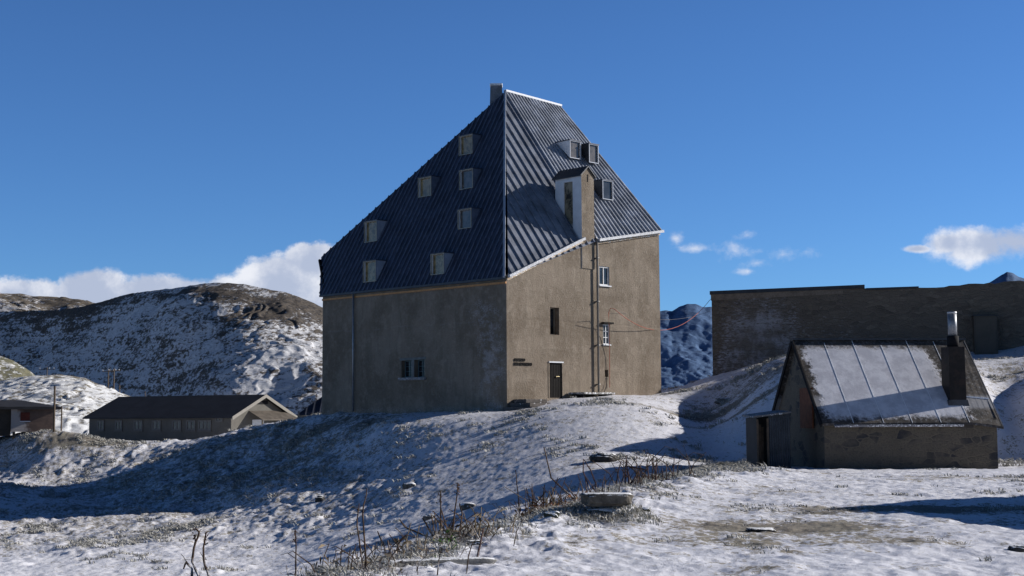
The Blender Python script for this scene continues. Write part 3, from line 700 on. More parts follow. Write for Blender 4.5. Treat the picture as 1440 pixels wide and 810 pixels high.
# snow guard bracket on the lower slope
# steps at the corner and slab by the door
g = MB()
p0 = on2(722, 562, .02)
for i, (x0, x1, zz, dd) in enumerate([(722, 752, 561, .95), (716, 748, 566.5, 1.55), (706, 745, 572, 2.2)]):
    a = on2(x0, zz, .01); b = on2(x1, zz, .01); g.obox(Vector((a.x, a.y, a.z-.22))+n2*(0 if i == 0 else .003*i), e2*(b-a).dot(e2), n2*dd, UP*.2)
stp = g.build('steps', plain('stone_step', (.10, .09, .085), .9, .3, 1, .5, snow=.04), bevel=.02)
tag(stp, 'low dark stone steps at the foot of the hospice corner left of its door', 'steps')
sl = thing('stone_platform', on2(822, 556, .6), math.atan2(e2.y, e2.x), 'low concrete slab on blocks against the wall right of the hospice door', 'platform')
a, b = on2(799, 553.5, .05), on2(843, 553.5, .05); w = (b-a).dot(e2); zz = a.z
MB().obox(a-UP*.04, e2*w, n2*1.2, UP*.10).build('slab', plain('snowy_slab', (.22, .21, .2), .9, .2, 3, .4, snow=.12), sl, bevel=.02)
g = MB()
for k in (0.03, .9): g = MB(); g.obox(a+e2*w*k-UP*.7+n2*.15, e2*w*.07, n2*.9, UP*.655); g.build('support', M['black'], sl)

# ------------------------------------------------------------------ cables
def sag(a, b, s, n=16):
    return [Vector(a).lerp(Vector(b), k/n)-UP*(4*s*(k/n)*(1-k/n)) for k in range(n+1)]
wall_end = at(999, 421, 89.9)
c0 = on2(857.5, 545, .08); c1 = on2(857.3, 500, .12); c2 = on2(856, 440, .55); c3 = on2(858.5, 433, .95); c4 = on2(864, 434.5, 1.1)
cb_ = [c0, c1, on2(856.5, 470, .25), c2, c3]+sag(c4, wall_end, 1.55)
tag(MB().tube(cb_, .015, 6).build('cable', M['cable'], None, True), 'red cable climbing the sunlit hospice wall and sagging across to the stone building', 'cable')
tag(MB().tube([on2(862, 434, .15)]+sag(on2(866, 436.5, .2), at(999, 437, 89.9), .55)[0:], .009, 5).build('cable', M['gcable'], None, True), 'thin grey cable strung above the sagging red one between hospice and stone building', 'cable')
tag(MB().tube([on2(854, 531, .05), on2(852, 545, .08), on2(848, 556, .2)], .02, 5).build('hose', M['dark_metal'], None, True), 'short dark hose hanging from the small wall vent', 'hose')

# ------------------------------------------------------------------ stone building on the right
SL = at(1000.5, 470, 90.); SR = at(1440, 440, 86.); es = Vector((SR.x-SL.x, SR.y-SL.y, 0)).normalized(); ns = Vector((es.y, -es.x, 0))
def onS(px, py, off=0.): return hit(px, py, SL+ns*off, ns)
root_s = thing('stone_building', (SL.x, SL.y, 2.), math.atan2(es.y, es.x), 'long roofless looking grey stone building with dark flashing behind the small hut', 'building')
M['ruin'] = rubble('dry_stone_wall', (.11, .092, .075), (.22, .182, .145), (.165, .138, .11), 2.0, (1, 1, 2.6), .6, [((3.0, 0, 2.6), 4.6, .9, 1.2), ((1.2, 0, 1.2), 2.6, 1, .9), ((8, 0, 2.5), 3.5, 1, .45)], 3.)
tops = [(1000.5, 414), (1100, 409.5), (1180, 406), (1215, 405.5), (1292, 404.5)]
x = 1292; 
rng = random.Random(5)
while x < 1760: x += rng.uniform(7, 14); tops.append((x, 404.5-(x-1292)*.062+rng.uniform(-1.6, 1.6)))
g = MB(); top3 = [onS(px, py) for px, py in tops]; LL = len(top3)
def dep(p): return Vector((p.x, p.y, -1))
for i in range(LL-1): 
    a, b = top3[i], top3[i+1]; g.quad(dep(a), dep(b), b, a)
    g.quad(a, b, b-ns*(.7 if i > 3 else 6), a-ns*(.7 if i > 3 else 6))
    g.quad(dep(b)-ns*(.7 if i > 3 else 6), dep(a)-ns*(.7 if i > 3 else 6), a-ns*(.7 if i > 3 else 6), b-ns*(.7 if i > 3 else 6))
a = top3[0]; g.quad(dep(a), a, a-ns*6, dep(a)-ns*6)
g.quad(dep(top3[4])-ns*.7, dep(top3[4])-ns*6, top3[4]-ns*6, top3[4]-ns*.7)
ws = g.build('wall', M['ruin'], root_s)
g = MB(); a, b = onS(999.5, 414, .03), onS(1185, 406.2, .03)
g.quad(a-UP*.40, b-UP*.30, b, a); g.build('render_band', plain('pale_render_band', (.21, .17, .135), .9, .25, 1.5, .4), root_s)
g = MB(); a, b = onS(998, 413.5, .12), onS(1216, 404.5, .12); g.obox(a-UP*.03, b-a, -ns*.5, UP*.22); g.build('roof_edge', M['dark_metal'], root_s)
g = MB(); a, b = onS(1218, 405.5, .10), onS(1292, 403, .10); g.obox(a-UP*.10, b-a, -ns*.4, UP*.12); g.build('roof_edge', M['dark_metal'], root_s)
a, b = onS(1371, 497, .9), onS(1404, 497, .9)
cab = thing('steel_cabinet', a.lerp(b, .5)-UP*.1, math.atan2(es.y, es.x), 'plain grey metal cabinet standing against the stone wall behind the hut chimney', 'cabinet')
hh = onS(1371, 444, .9).z-a.z; wv = (b-a)
MB().obox(a-UP*.3, wv, -ns*.85, UP*(hh+.3)).build('body', plain('grey_green_sheet_metal', (.085, .075, .062), .7, .15, 1.2, .1), cab, bevel=.02)
MB().obox(a-UP*-.08+ns*.003+es*.10, wv-es*.20, ns*.02, UP*(hh-.18)).build('door', plain('grey_green_cabinet_door', (.095, .083, .068), .7, .1, 1.2, .1), cab)
MB().obox(a+UP*hh-es*.05+ns*.05, wv+es*.1, -ns*.95, UP*.06).build('lid', M['dark_metal'], cab)

# ------------------------------------------------------------------ small hut
hr = math.atan2(.122, .9925); HF = at(1159.5, 620, 50.0); HF.z = -1.95
hut = thing('stone_hut', HF, hr, 'small rubble stone hut with steep snow covered metal roof and stovepipe', 'hut')
HM = ROOTM[hut.name]
def H(x, y, z): return HM @ Vector((x, y, z))      # z above hut floor level
HW, HD = 6.35, 5.5; EZ = 1.76; RZ = 4.62
base = -.5
g = MB()
g.quad(H(0, 0, base), H(HW, 0, base), H(HW, 0, EZ), H(0, 0, EZ))
shut = [H(0, 1.15, 1.55), H(0, 1.95, 1.55), H(0, 1.95, 2.75), H(0, 1.15, 2.75)]
g.poly([H(0, 0, base), H(0, HD, base), H(0, HD, EZ), H(0, HD/2, RZ), H(0, 0, EZ)], [], (H(0, 0, 0), HM.to_3x3() @ Vector((0, 1, 0)), UP))
g.quad(H(HW, 0, base), H(HW, HD, base), H(HW, HD, EZ), H(HW, HD/2, RZ), H(HW, 0, EZ)); g.quad(H(0, HD, base), H(HW, HD, base), H(HW, HD, EZ), H(0, HD, EZ))
g.build('wall', M['hut_stone'], hut)
def hut_roof(nt, o):
    s = nt.sep(o); x, y, z = s[0], s[1], s[2]
    n = nt.noise(o, 1.6, 6, .7); f = nt.noise(o, 9, 5, .7)
    w = nt.math('ADD', nt.math('MULTIPLY', nt.math('SUBTRACT', n, .5), 1.5), nt.math('MULTIPLY', nt.math('SUBTRACT', f, .5), .9))
    xr = nt.math('ADD', 5.0, nt.math('MULTIPLY', z, -.17))                          # right edge of the snow sheet
    zz = nt.math('SUBTRACT', 6.1, nt.math('MULTIPLY', z, .33))
    m = nt.step(nt.math('ADD', nt.math('SUBTRACT', zz, x), w), -.12, .18)
    m = nt.math('MULTIPLY', m, nt.step(nt.math('ADD', x, nt.math('MULTIPLY', w, .6)), .02, .22))
    m = nt.math('MULTIPLY', m, nt.step(nt.math('ADD', z, nt.math('MULTIPLY', w, .35)), 1.72, 1.95))
    m = nt.math('MULTIPLY', m, nt.step(nt.math('ADD', z, nt.math('MULTIPLY', w, .5)), 4.55, 4.25))
    low = nt.step(nt.math('ADD', nt.math('ABSOLUTE', nt.math('SUBTRACT', z, 2.35)), nt.math('MULTIPLY', f, .4)), .35, .5, .5, 0)
    dusty = nt.math('MULTIPLY', nt.step(f, .5, .7), .35)
    bare = nt.mix(nt.step(n, .4, .6), (.035, .032, .032), (.085, .072, .062)); bare = nt.mix(dusty, bare, (.4, .41, .44)); bare = nt.mix(low, bare, (.45, .46, .5))
    snow = nt.mix(nt.step(n, .38, .62), (.52, .52, .57), (.70, .70, .75))
    seam = nt.step(nt.math('ABSOLUTE', nt.math('SUBTRACT', z, 3.2)), .0, .03, .18, 0)
    snow = nt.mix(seam, snow, (.4, .42, .48))
    h = nt.math('ADD', nt.math('MULTIPLY', m, .6), nt.math('MULTIPLY', nt.noise(o, 22, 3), .15)); h = nt.math('ADD', h, nt.math('MULTIPLY', n, .5))
    return {'Base Color': nt.mix(m, bare, snow), 'Roughness': .8, 'Normal': nt.bump(h, .5, .05)}
M['hut_roof'] = material('hut_roof_snow_on_metal', hut_roof)
sl_ = (RZ-EZ)/(HD/2); ovx, ovy = .16, .20
g = MB()
for sy in (0, 1):
    yy = -ovy if sy == 0 else HD+ovy; ze = EZ-sl_*ovy+.08
    nx = 30
    for i in range(nx):
        x0, x1 = -ovx+(HW+2*ovx)*i/nx, -ovx+(HW+2*ovx)*(i+1)/nx
        dz = lambda x: -.16*max(0, (x-5.2)/1.3)**1.5 if x > 5.2 else 0
        a, b, c_, d_ = (x0, yy, ze+dz(x0)), (x1, yy, ze+dz(x1)), (x1, HD/2, RZ+.08), (x0, HD/2, RZ+.08)
        g.quad(H(*a), H(*b), H(*c_), H(*d_)); dn = Vector((0, 0, .09))
        g.quad(H(*d_)-dn, H(*c_)-dn, H(*b)-dn, H(*a)-dn); g.quad(H(*a)-dn, H(*b)-dn, H(*b), H(*a))
    for x in (-ovx, HW+ovx):
        zq = ze+(-.16*((HW+ovx-5.2)/1.3)**1.5 if x > 3 else 0)
        g.quad(H(x, yy, zq-.09), H(x, yy, zq), H(x, HD/2, RZ+.08), H(x, HD/2, RZ-.01))
rfh = g.build('roof', M['hut_roof'], hut)
def onroof(x, t, lift=0.):   # t 0 eave .. 1 ridge on the front slope
    y = -ovy+(HD/2+ovy)*t; ze = EZ-sl_*ovy+.08; dz0 = -.16*max(0., (x-5.2)/1.3)**1.5*(1-t) if x > 5.2 else 0
    return H(x, y, ze+(RZ+.08-ze)*t+dz0+lift)
for (x, t0, t1_, mt) in [(1.0, .0, .96, 'snowcap'), (2.1, .0, .99, 'snowcap'), (3.15, .0, .93, 'snowcap'), (4.2, .0, 1., 'snowcap'), (5.25, .0, .98, 'snowcap'), (6.48, 0, 1., 'grey_metal')]:
    MB().bar(onroof(x, t0, .0), onroof(x, t1_, .0), .020, .010, UP).build('batten', M[mt], rfh)
MB().bar(onroof(5.3, .30, .0), onroof(6.4, .30, .0), .04, .045, UP).build('snow_bar', M['snowcap'], rfh)
g = MB(); g.bar(H(-ovx-.02, HD/2, RZ+.07), H(HW+ovx, HD/2, RZ+.07), .22, .07); g.build('ridge_cap', M['dark_metal'], rfh)
g = MB()
for yy in (-ovy, HD+ovy): g.bar(H(-ovx-.03, yy, EZ-sl_*ovy-.06), H(-ovx-.03, HD/2, RZ-.06), .05, .17)
g.build('verge_board', M['black'], rfh)
MB().tube([onroof(.3, -.015, -.05), onroof(5.0, -.015, -.06)], .05, 6).build('gutter', plain('frosted_gutter', (.2, .2, .22), .5, .2, 5, .1, .3, snow=.1), hut)
# red shutter, proud of the gable
g = MB(); g.obox(H(-.05, .95, 1.45), H(0, .0, 0)-H(0, 0, 0)+(H(0, 1.35, 0)-H(0, 0, 0)), H(-.05, 0, 0)-H(0, 0, 0), UP*1.45)
g.build('shutter', M['rust'], hut)
# stove flue: boxed flashing, dark casing, steel pipe
def cyl(mb, p, r, h, n=16): return mb.tube([p, p+UP*h], r, n)
xb = 4.75; yc = .62+.0
cxp = at(1343.5, 548, 51.25); loc = HM.inverted() @ cxp; xb, yc = loc.x, loc.y
def HB(mb, x0, x1, y0, y1, z0, z1, f=1.):
    P0 = [H(x0, y0, z0), H(x1, y0, z0), H(x1, y1, z0), H(x0, y1, z0)]; cx, cy = (x0+x1)/2, (y0+y1)/2
    P1 = [H(cx+(a-cx)*f, cy+(b-cy)*f, z1) for a, b in ((x0, y0), (x1, y0), (x1, y1), (x0, y1))]
    for i in range(4): mb.quad(P0[i], P0[(i+1) % 4], P1[(i+1) % 4], P1[i])
    mb.quad(*P1)
fl = MB(); zroof = EZ+sl_*yc
HB(fl, xb-.44, xb+.44, yc-.30, yc+.5, zroof-.42, zroof+.02, .80)
case = MB(); ztc = (HM.inverted() @ at(1343, 488, 51.3)).z; HB(case, xb-.31, xb+.31, yc-.22, yc+.45, zroof-.2, ztc, .97)
chm = case.build('chimney', plain('sooty_metal_casing', (.016, .013, .012), .6, .4, 3, .3, .1, dirt=(.03, .02, .016)), hut, bevel=.015)
fl.build('flashing', plain('dull_grey_flashing', (.085, .085, .09), .6, .3, 3, .2, .3), chm)
cp = H(xb+.02, yc+.12, ztc-.02); cyl(MB(), cp, .21, .42).build('flue_collar', M['black'], chm, True)
top_z = at(1341, 439, 51.4).z
cyl(MB(), cp+UP*.40, .16, top_z-cp.z-.40).build('flue_pipe', plain('stainless_pipe', (.26, .27, .29), .5, .3, 4, .05, .6), chm, True)
cyl(MB(), Vector((cp.x, cp.y, top_z-.05)), .17, .06).build('flue_cap', plain('bright_steel', (.5, .5, .52), .5, .1, 4, .05, .5), chm, True)
# lean to woodshed at the gable
S0 = HM.inverted() @ at(1064.5, 640, 50.3); sx0 = S0.x; S1 = HM.inverted() @ at(1116, 640, 50.15); sx1 = min(S1.x, -.07); sy = S0.y
shed = thing('woodshed', H((sx0+sx1)/2, sy, -.1), hr, 'narrow lean-to woodshed of dark corrugated metal beside the hut gable', 'shed')
SM = ROOTM[shed.name]
xo = sx0+(sx1-sx0)*.36; y_b = sy+1.3; zt0, zt1 = 1.83, 2.0
g = MB(); nn = 64
for i in range(nn):
    xa, xc = xo+(sx1-xo)*i/nn, xo+(sx1-xo)*(i+1)/nn
    f = lambda x: sy+.018*math.sin((x-xo)*2*math.pi/.085)
    g.quad(H(xa, f(xa), -.3), H(xc, f(xc), -.3), H(xc, f(xc), zt1-.04), H(xa, f(xa), zt1-.04))
g.build('corrugated_panel', plain('dark_corrugated_steel', (.06, .067, .08), .45, .3, 2, .1, .5), shed)
g = MB(); g.quad(H(sx0, sy, -.3), H(sx0, y_b, -.3), H(sx0, y_b, zt0), H(sx0, sy, zt0)); g.quad(H(sx0, y_b, -.3), H(sx1, y_b, -.3), H(sx1, y_b, zt1), H(sx0, y_b, zt0))
g.build('wall', plain('dark_sheet_wall', (.022, .024, .027), .6, .3, 3, .1), shed)
g = MB()
for xx, zz in ((sx0, zt0), (xo-.07, zt0+.03)): g.obox(H(xx, sy-.02, -.3), H(.07, 0, 0)-H(0, 0, 0), H(0, .07, 0)-H(0, 0, 0), UP*(zz+.25))
for k in range(3): g.obox(H(sx0+.09+k*.10, sy+.25+.05*k, -.3), H(.075, 0, 0)-H(0, 0, 0), H(0, .02, 0)-H(0, 0, 0), UP*(2.0-.1*k))
g.build('plank', M['wood'], shed)
g = MB(); q = [H(sx0-.12, sy-.14, zt0+.0), H(sx1, sy-.14, zt1), H(sx1, y_b+.05, zt1+.05), H(sx0-.12, y_b+.05, zt0+.05)]
g.quad(*[v+UP*.06 for v in q]); g.quad(*q[::-1])
for i in range(4): a, b = q[i], q[(i+1) % 4]; g.quad(a, b, b+UP*.06, a+UP*.06)
g.build('roof', plain('snow_edged_metal_sheet', (.13, .13, .135), .6, .3, 4, .1, .2, snow=.05), shed)

# ------------------------------------------------------------------ barracks, cabin, annex on the left
def gable_house(name, G, rz, L, W, zb, ze, zr, wall_m, roof_m, label, ov=.45):
    t = thing(name, (G.x, G.y, zb), rz, label, 'building'); Mx = ROOTM[t.name]
    q = lambda x, y, z: Mx @ Vector((x, y, z-zb))
    g = MB(); g.quad(q(0, 0, zb-1), q(L, 0, zb-1), q(L, 0, ze), q(0, 0, ze)); g.quad(q(0, W, zb-1), q(L, W, zb-1), q(L, W, ze), q(0, W, ze))
    for x in (0, L): g.quad(q(x, 0, zb-1), q(x, W, zb-1), q(x, W, ze), q(x, W/2, zr), q(x, 0, ze))
    g.build('wall', wall_m, t)
    k = (zr-ze)/(W/2); g = MB()
    for s in (0, 1):
        yy = -ov if s == 0 else W+ov; z0 = ze-k*ov+.06
        a, b, c_, d_ = q(-ov, yy, z0), q(L+ov, yy, z0), q(L+ov, W/2, zr+.06), q(-ov, W/2, zr+.06)
        g.quad(a, b, c_, d_); g.quad(a+UP*.12, d_+UP*.12, c_+UP*.12, b+UP*.12); g.quad(a, a+UP*.12, b+UP*.12, b); g.quad(a, d_, d_+UP*.12, a+UP*.12); g.quad(b, b+UP*.12, c_+UP*.12, c_)
    g.build('roof', roof_m, t)
    return t, q
G = at(325, 600, 130.)
dirL = Vector((-15, 8, 0)).normalized(); rzb = math.atan2(dirL.y, dirL.x)
# local x runs away along the long side; local y must point away from the viewer
Lb = 17.4; Wb = 8.9; dW = Vector((8, 15, 0)).normalized()
far = G+dirL*Lb; rz_ = math.atan2(-dirL.y, -dirL.x)
zeb = at(325, 586, 130).z; zrb = at(366, 557.5, 134.).z
bt, q = gable_house('barracks', far, rz_, Lb, Wb, -2.9, zeb, zrb, plain('barracks_render', (.115, .108, .095), .9, .12, .8, .2), plain('dark_slate_sheet', (.022, .023, .028), .7, .25, .8, .2), 'long low barracks with dark gable roof in the dip left of the hospice')
wfb = plain('pale_barracks_frame', (.14, .132, .125), .7, .1, 3, .1)
eB = (-dirL); nB = Vector((eB.y, -eB.x, 0)); nB = nB if nB.y < 0 else -nB
for (px, w0, cols) in [(142, .9, 2), (167.5, .9, 2), (195, 1.1, 2), (220.5, 1.1, 2), (249, 1.1, 2), (269, 1.1, 2), (288.5, 1.5, 3), (308.5, .9, 2)]:
    h0 = .95 if px < 300 else .45
    cpt = hit(px, 598 if px < 300 else 590, G, nB); k = nB*.05
    bl = cpt-eB*w0/2-UP*h0/2+k
    c = [bl, bl+eB*w0, bl+eB*w0+UP*h0, bl+UP*h0]
    framed(c, eB, nB, 0, .14, .06, wfb, M['pane_grey'], bt, cols, 1, setback=.02, bars=.06)
    if px < 300: MB().obox(bl-eB*.08-UP*.10+nB*.02, eB*(w0+.16), nB*.08, UP*.08).build('sill', wfb, bt)
# gable end details, gable is at local x=Lb
g = MB()
kx = (zrb-zeb)/(Wb/2)
for s in (0, 1):
    a = q(Lb+.46, -.45 if s == 0 else Wb+.45, zeb-kx*.45-.12); b = q(Lb+.46, Wb/2, zrb-.12)
    g.obox(a, b-a, (q(.06, 0, 0)-q(0, 0, 0)), UP*.32)
g.build('fascia', plain('pale_fascia', (.22, .205, .18), .7, .1, 3, .1), bt)
MB().obox(q(Lb+.01, 3.7, zeb+1.15), q(.03, 0, 0)-q(0, 0, 0), q(0, 1.6, 0)-q(0, 0, 0), UP*.35).build('louvre', M['black'], bt)
g = MB(); g.quad(q(Lb+.02, 2.5, zeb+.55), q(Lb+.02, 7.9, zeb+.55), q(Lb+1.7, 8.1, zeb-.25), q(Lb+1.7, 2.3, zeb-.25)); g.obox(q(Lb+1.66, 2.3, zeb-.36), q(.06, 0, 0)-q(0, 0, 0), q(0, 5.8, 0)-q(0, 0, 0), UP*.12)
for yy in (2.5, 7.8): g.obox(q(Lb+1.5, yy, -3.4), q(.12, 0, 0)-q(0, 0, 0), q(0, .12, 0)-q(0, 0, 0), UP*(zeb+3.1))
g.build('porch', plain('porch_boards', (.10, .085, .07), .8, .3, 2, .3), bt)
MB().obox(q(Lb+.02, 3.0, -2.9), q(.04, 0, 0)-q(0, 0, 0), q(0, 1.7, 0)-q(0, 0, 0), UP*2.7).build('door', M['white'], bt)
MB().obox(q(Lb+.02, 5.4, -2.9), q(.04, 0, 0)-q(0, 0, 0), q(0, 1.4, 0)-q(0, 0, 0), UP*2.4).build('door', M['black'], bt)

# cabin on posts far left
cc = at(15.5, 590, 100.); dR = Vector((.93, .36, 0)).normalized(); dB = Vector((-dR.y, dR.x, 0))
cabin = thing('cabin', (cc.x, cc.y, -1.5), math.atan2(dR.y, dR.x), 'small brown timber cabin with red shutter and dark low roof at the left edge', 'cabin')
zc0, zc1 = at(40, 607, 101).z, at(40, 572, 101).z; Wc = 2.95; Dc = 5.
qc = lambda x, y, z: Vector((cc.x, cc.y, 0))+dR*x+dB*y+UP*z
g = MB()
def cabin_wall(nt, o):
    z = nt.sep(o)[2]; n = nt.noise(o, 1.6, 5, .65)
    gr = nt.math('FRACT', nt.math('MULTIPLY', z, 5.5))
    c = nt.mix(nt.step(n, .4, .6), (.085, .062, .055), (.12, .085, .072))
    c = nt.mix(nt.step(nt.math('ADD', nt.math('ADD', nt.sep(o)[0], nt.math('MULTIPLY', z, .45)), nt.math('MULTIPLY', nt.math('SUBTRACT', nt.noise(o, 4, 5, .7), .5), 1.4)), 1.75, 1.15, 0, .85), c, (.40, .37, .36))
    return {'Base Color': c, 'Roughness': .9, 'Normal': nt.bump(nt.step(gr, 0, .15), .4, .03)}
g.quad(qc(0, 0, zc0), qc(Wc, 0, zc0), qc(Wc, 0, zc1), qc(0, 0, zc1)); g.quad(qc(0, Dc, zc0), qc(Wc, Dc, zc0), qc(Wc, Dc, zc1), qc(0, Dc, zc1))
g.quad(qc(Wc, 0, zc0), qc(Wc, Dc, zc0), qc(Wc, Dc, zc1), qc(Wc, 0, zc1)); g.quad(qc(0, 0, zc0), qc(Wc, 0, zc0), qc(Wc, Dc, zc0), qc(0, Dc, zc0))
g.build('wall', material('timber_cabin_wall', cabin_wall), cabin)
g = MB(); g.obox(qc(-4.5, .5, zc0-.3), dR*4.5-dR*.003, dB*(Dc-.5), UP*(zc1-zc0+.3)); g.build('side_wing', plain('brown_cabin_wing', (.06, .052, .045), .9, .2, 1.5, .3), cabin)
ev = .4; g = MB(); pk = qc(.7, Dc/2, at(28, 562.5, 102).z)
cs = [qc(-5.0, -ev, zc1+.03), qc(Wc+ev, -ev, zc1-.02), qc(Wc+ev, Dc+ev, zc1-.02), qc(-5.0, Dc+ev, zc1+.03)]; pk2 = qc(-4.5, Dc/2, pk.z)
g.quad(cs[0], cs[1], pk, pk2); g.quad(cs[1], cs[2], pk); g.quad(cs[2], cs[3], pk2, pk); g.quad(cs[3], cs[0], pk2)
for i in range(4): g.quad(cs[i], cs[i]-UP*.18, cs[(i+1) % 4]-UP*.18, cs[(i+1) % 4])
g.quad(*[c-UP*.18 for c in cs][::-1]); g.build('roof', plain('dark_cabin_roof', (.028, .028, .032), .7, .3, 2, .2), cabin)
a = qc(.62, -.03, at(33, 592, 100.5).z); MB().obox(a, dR*.62, dB*.03, UP*.60).build('shutter', M['redpaint'], cabin); MB().obox(a-UP*.06-dR*.04-dB*.02, dR*.70, dB*.05, UP*.06).build('sill', M['white'], cabin)
g = MB()
for xx in (.12, 1.0, 1.9, 2.7): MB().obox(qc(xx, .1, zc0-1.2), dR*.18, dB*.18, UP*1.2-UP*.003).build('post', M['wood'], cabin)

# hipped metal roofed annex behind the hospice
ax = at(412, 585, 93.5); aw = 3.6
annex = thing('annex', (ax.x, ax.y, 0), 0, 'small metal hipped roof annex peeping out behind the left foot of the hospice', 'building')
z_e = at(415, 584, 93.5).z; z_r = at(453, 557, 95.).z+.42
g = MB(); x0 = at(416, 584, 93.5).x; x1 = x0+5.; y0_, y1_ = 93.5, 98.
g.quad((x0+.1, y0_+.1, -2), (x1, y0_+.1, -2), (x1, y0_+.1, z_e), (x0+.1, y0_+.1, z_e)); g.quad((x0+.1, y0_+.1, -2), (x0+.1, y1_, -2), (x0+.1, y1_, z_e), (x0+.1, y0_+.1, z_e)); g.quad((x1, y0_+.1, -2), (x1, y1_, -2), (x1, y1_, z_e), (x1, y0_+.1, z_e)); g.quad((x0+.1, y1_, -2), (x1, y1_, -2), (x1, y1_, z_e), (x0+.1, y1_, z_e))
g.build('wall', M['concrete'], annex)
g = MB(); rp, rq = Vector((x0+2.05, 95.7, z_r)), Vector((x1, 95.7, z_r)); a, b, c_, d_ = Vector((x0, y0_, z_e)), Vector((x1, y0_, z_e)), Vector((x1, y1_, z_e)), Vector((x0, y1_, z_e))
g.quad(a, b, rq, rp); g.quad(a, rp, d_); g.quad(d_, rp, rq, c_); g.quad(b, c_, rq)
nn_ = (b-a).cross(rp-a).normalized()
for k in range(11):
    t = k/10; xx = x0+.15+4.6*t; hgt = min(1, (xx-x0)/2.05); g.bar((xx, y0_, z_e+.0), Vector((xx, y0_+(95.7-y0_)*hgt, z_e+(z_r-z_e)*hgt)), .05, .06, nn_)
g.build('roof', M['zinc_shade'], annex)

# utility poles
def upole(px, y0p, y1p, d, arm, r, label, name='utility_pole'):
    p = at(px, y1p, d); tz = at(px, y0p, d).z
    t = thing(name, (p.x, p.y, p.z), 0, label, 'pole', 'power poles and posts in the valley left of the hospice')
    MB().tube([Vector((p.x, p.y, p.z-1.5)), Vector((p.x, p.y, tz))], [r, r*.75], 8).build('shaft', M['wood'], t, True)
    if arm:
        MB().obox((p.x-arm, p.y-r-.08, tz-.5), (2*arm, 0, 0), (0, .1, 0), (0, 0, .14)).build('crossarm', M['wood'], t)
        for k in (-.85, 0.3, .85): MB().tube([(p.x+arm*k, p.y-r-.03, tz-.36), (p.x+arm*k, p.y-r-.03, tz-.12)], .06, 6).build('insulator', M['white'], t)
    return t
upole(75.5, 543, 614, 99, 0, .09, 'tall dark wooden pole right beside the brown cabin')
upole(86, 571, 612, 108, 0, .07, 'short grey post just right of the tall dark pole')
upole(152, 519, 545, 262, 1.1, .14, 'left pole of the distant pair above the barracks roof')
upole(160, 518, 550, 258, 1.1, .14, 'right pole of the distant pair above the barracks roof')
upole(168, 541, 558, 250, 0, .12, 'small post on the knoll just left over the barracks ridge')
upole(66, 516, 530, 275, 1.6, .12, 'far pole with crossarm on the knoll top above the cabin')
upole(204, 550, 566, 300, 0, .13, 'lone small pole against the hill above the barracks roof')

# neighbouring house just outside the view: its corner throws the dark wedge across the yard
hq = Vector((13.1, 28.3, -1.8)); hA = Vector((.36, -.93, 0)).normalized(); hB = Vector((.78, .62, 0)).normalized()
nh = thing('stone_house', hq, 0, 'stone house standing right of the yard, throwing the dark pointed shadow over the snow', 'house')
g = MB(); hl, hw_, hz = 9., 9., 3.3
c4 = [hq, hq+hA*hl, hq+hA*hl+hB*hw_, hq+hB*hw_]
for i in range(4): a, b = c4[i], c4[(i+1) % 4]; g.quad(a-UP*.4, b-UP*.4, b+UP*hz, a+UP*hz)
g.build('wall', M['hut_stone'], nh)
g = MB(); r0, r1 = hq+hB*hw_/2+UP*(hz+.25), hq+hA*hl+hB*hw_/2+UP*(hz+.25); e = [v+UP*hz for v in c4]
g.quad(e[0], e[1], r1, r0); g.quad(e[2], e[3], r0, r1); g.quad(e[0], r0, e[3]); g.quad(e[1], e[2], r1); g.build('roof', M['dark_metal'], nh)

# ------------------------------------------------------------------ stones
def rock(name, p, size, seed, mat, label, cat='rock', group=None, flat=.6, rz=0.):
    import bmesh
    bm = bmesh.new(); bmesh.ops.create_icosphere(bm, subdivisions=4, radius=1.)
    co = np.array([v.co[:] for v in bm.verts]); 
    ex = .40 if 'slab' in name or 'kerb' in name else .62; q = np.sign(co)*np.abs(co)**ex
    n = fbm(co[:, 0]+seed*3.1+co[:, 2], co[:, 1]-seed+co[:, 2]*.7, .9, 4, .55, seed=seed)
    q = q*(1+(.30 if ex < .6 else .42)*n)[:, None]*np.array(size)*.5
    c, s = math.cos(rz), math.sin(rz)
    for v, k in zip(bm.verts, q): v.co = (k[0]*c-k[1]*s, k[0]*s+k[1]*c, k[2])
    me = bpy.data.meshes.new(name); bm.to_mesh(me); bm.free(); me.materials.append(mat)
    me.polygons.foreach_set('use_smooth', [True]*len(me.polygons))
    ob = bpy.data.objects.new(name, me); COL.objects.link(ob); ob.location = p
    return tag(ob, label, cat, group)
def snowy_rock(name, col, amt):
    def fn(nt, o):
        n = nt.noise(o, 5, 5, .65); f = nt.noise(o, 24, 5, .7)
        nz = nt.sep(nt.new('ShaderNodeNewGeometry').outputs['Normal'])[2]
        c = nt.mix(nt.step(n, .4, .6), tuple(x*.6 for x in col), col); c = nt.mix(nt.step(f, .5, .7, 0, .5), c, tuple(x*1.7 for x in col))
        m = nt.step(nt.math('ADD', nz, nt.math('MULTIPLY', nt.math('SUBTRACT', nt.math('ADD', n, f), 1.), 1.6)), 1.0-amt, 1.18-amt)
        return {'Base Color': nt.mix(m, c, SNOW), 'Roughness': .9, 'Normal': nt.bump(nt.math('ADD', n, nt.math('MULTIPLY', f, .6)), .7, .03)}
    return material(name, fn)
M['slab_a'] = snowy_rock('lichen_grey_slab', (.15, .135, .115), .30); M['slab_b'] = snowy_rock('snow_topped_slab', (.15, .14, .125), .55); M['darkrock'] = snowy_rock('dark_wet_rock', (.055, .052, .05), .3)
M['mossrock'] = snowy_rock('mossy_snow_caught_rock', (.06, .062, .045), .62)
M['kerb'] = snowy_rock('pale_kerb_stone', (.23, .225, .215), .25)
p = T(848, 727); p = at(848, 705, 27.5); gz0 = gz(p.x, p.y)
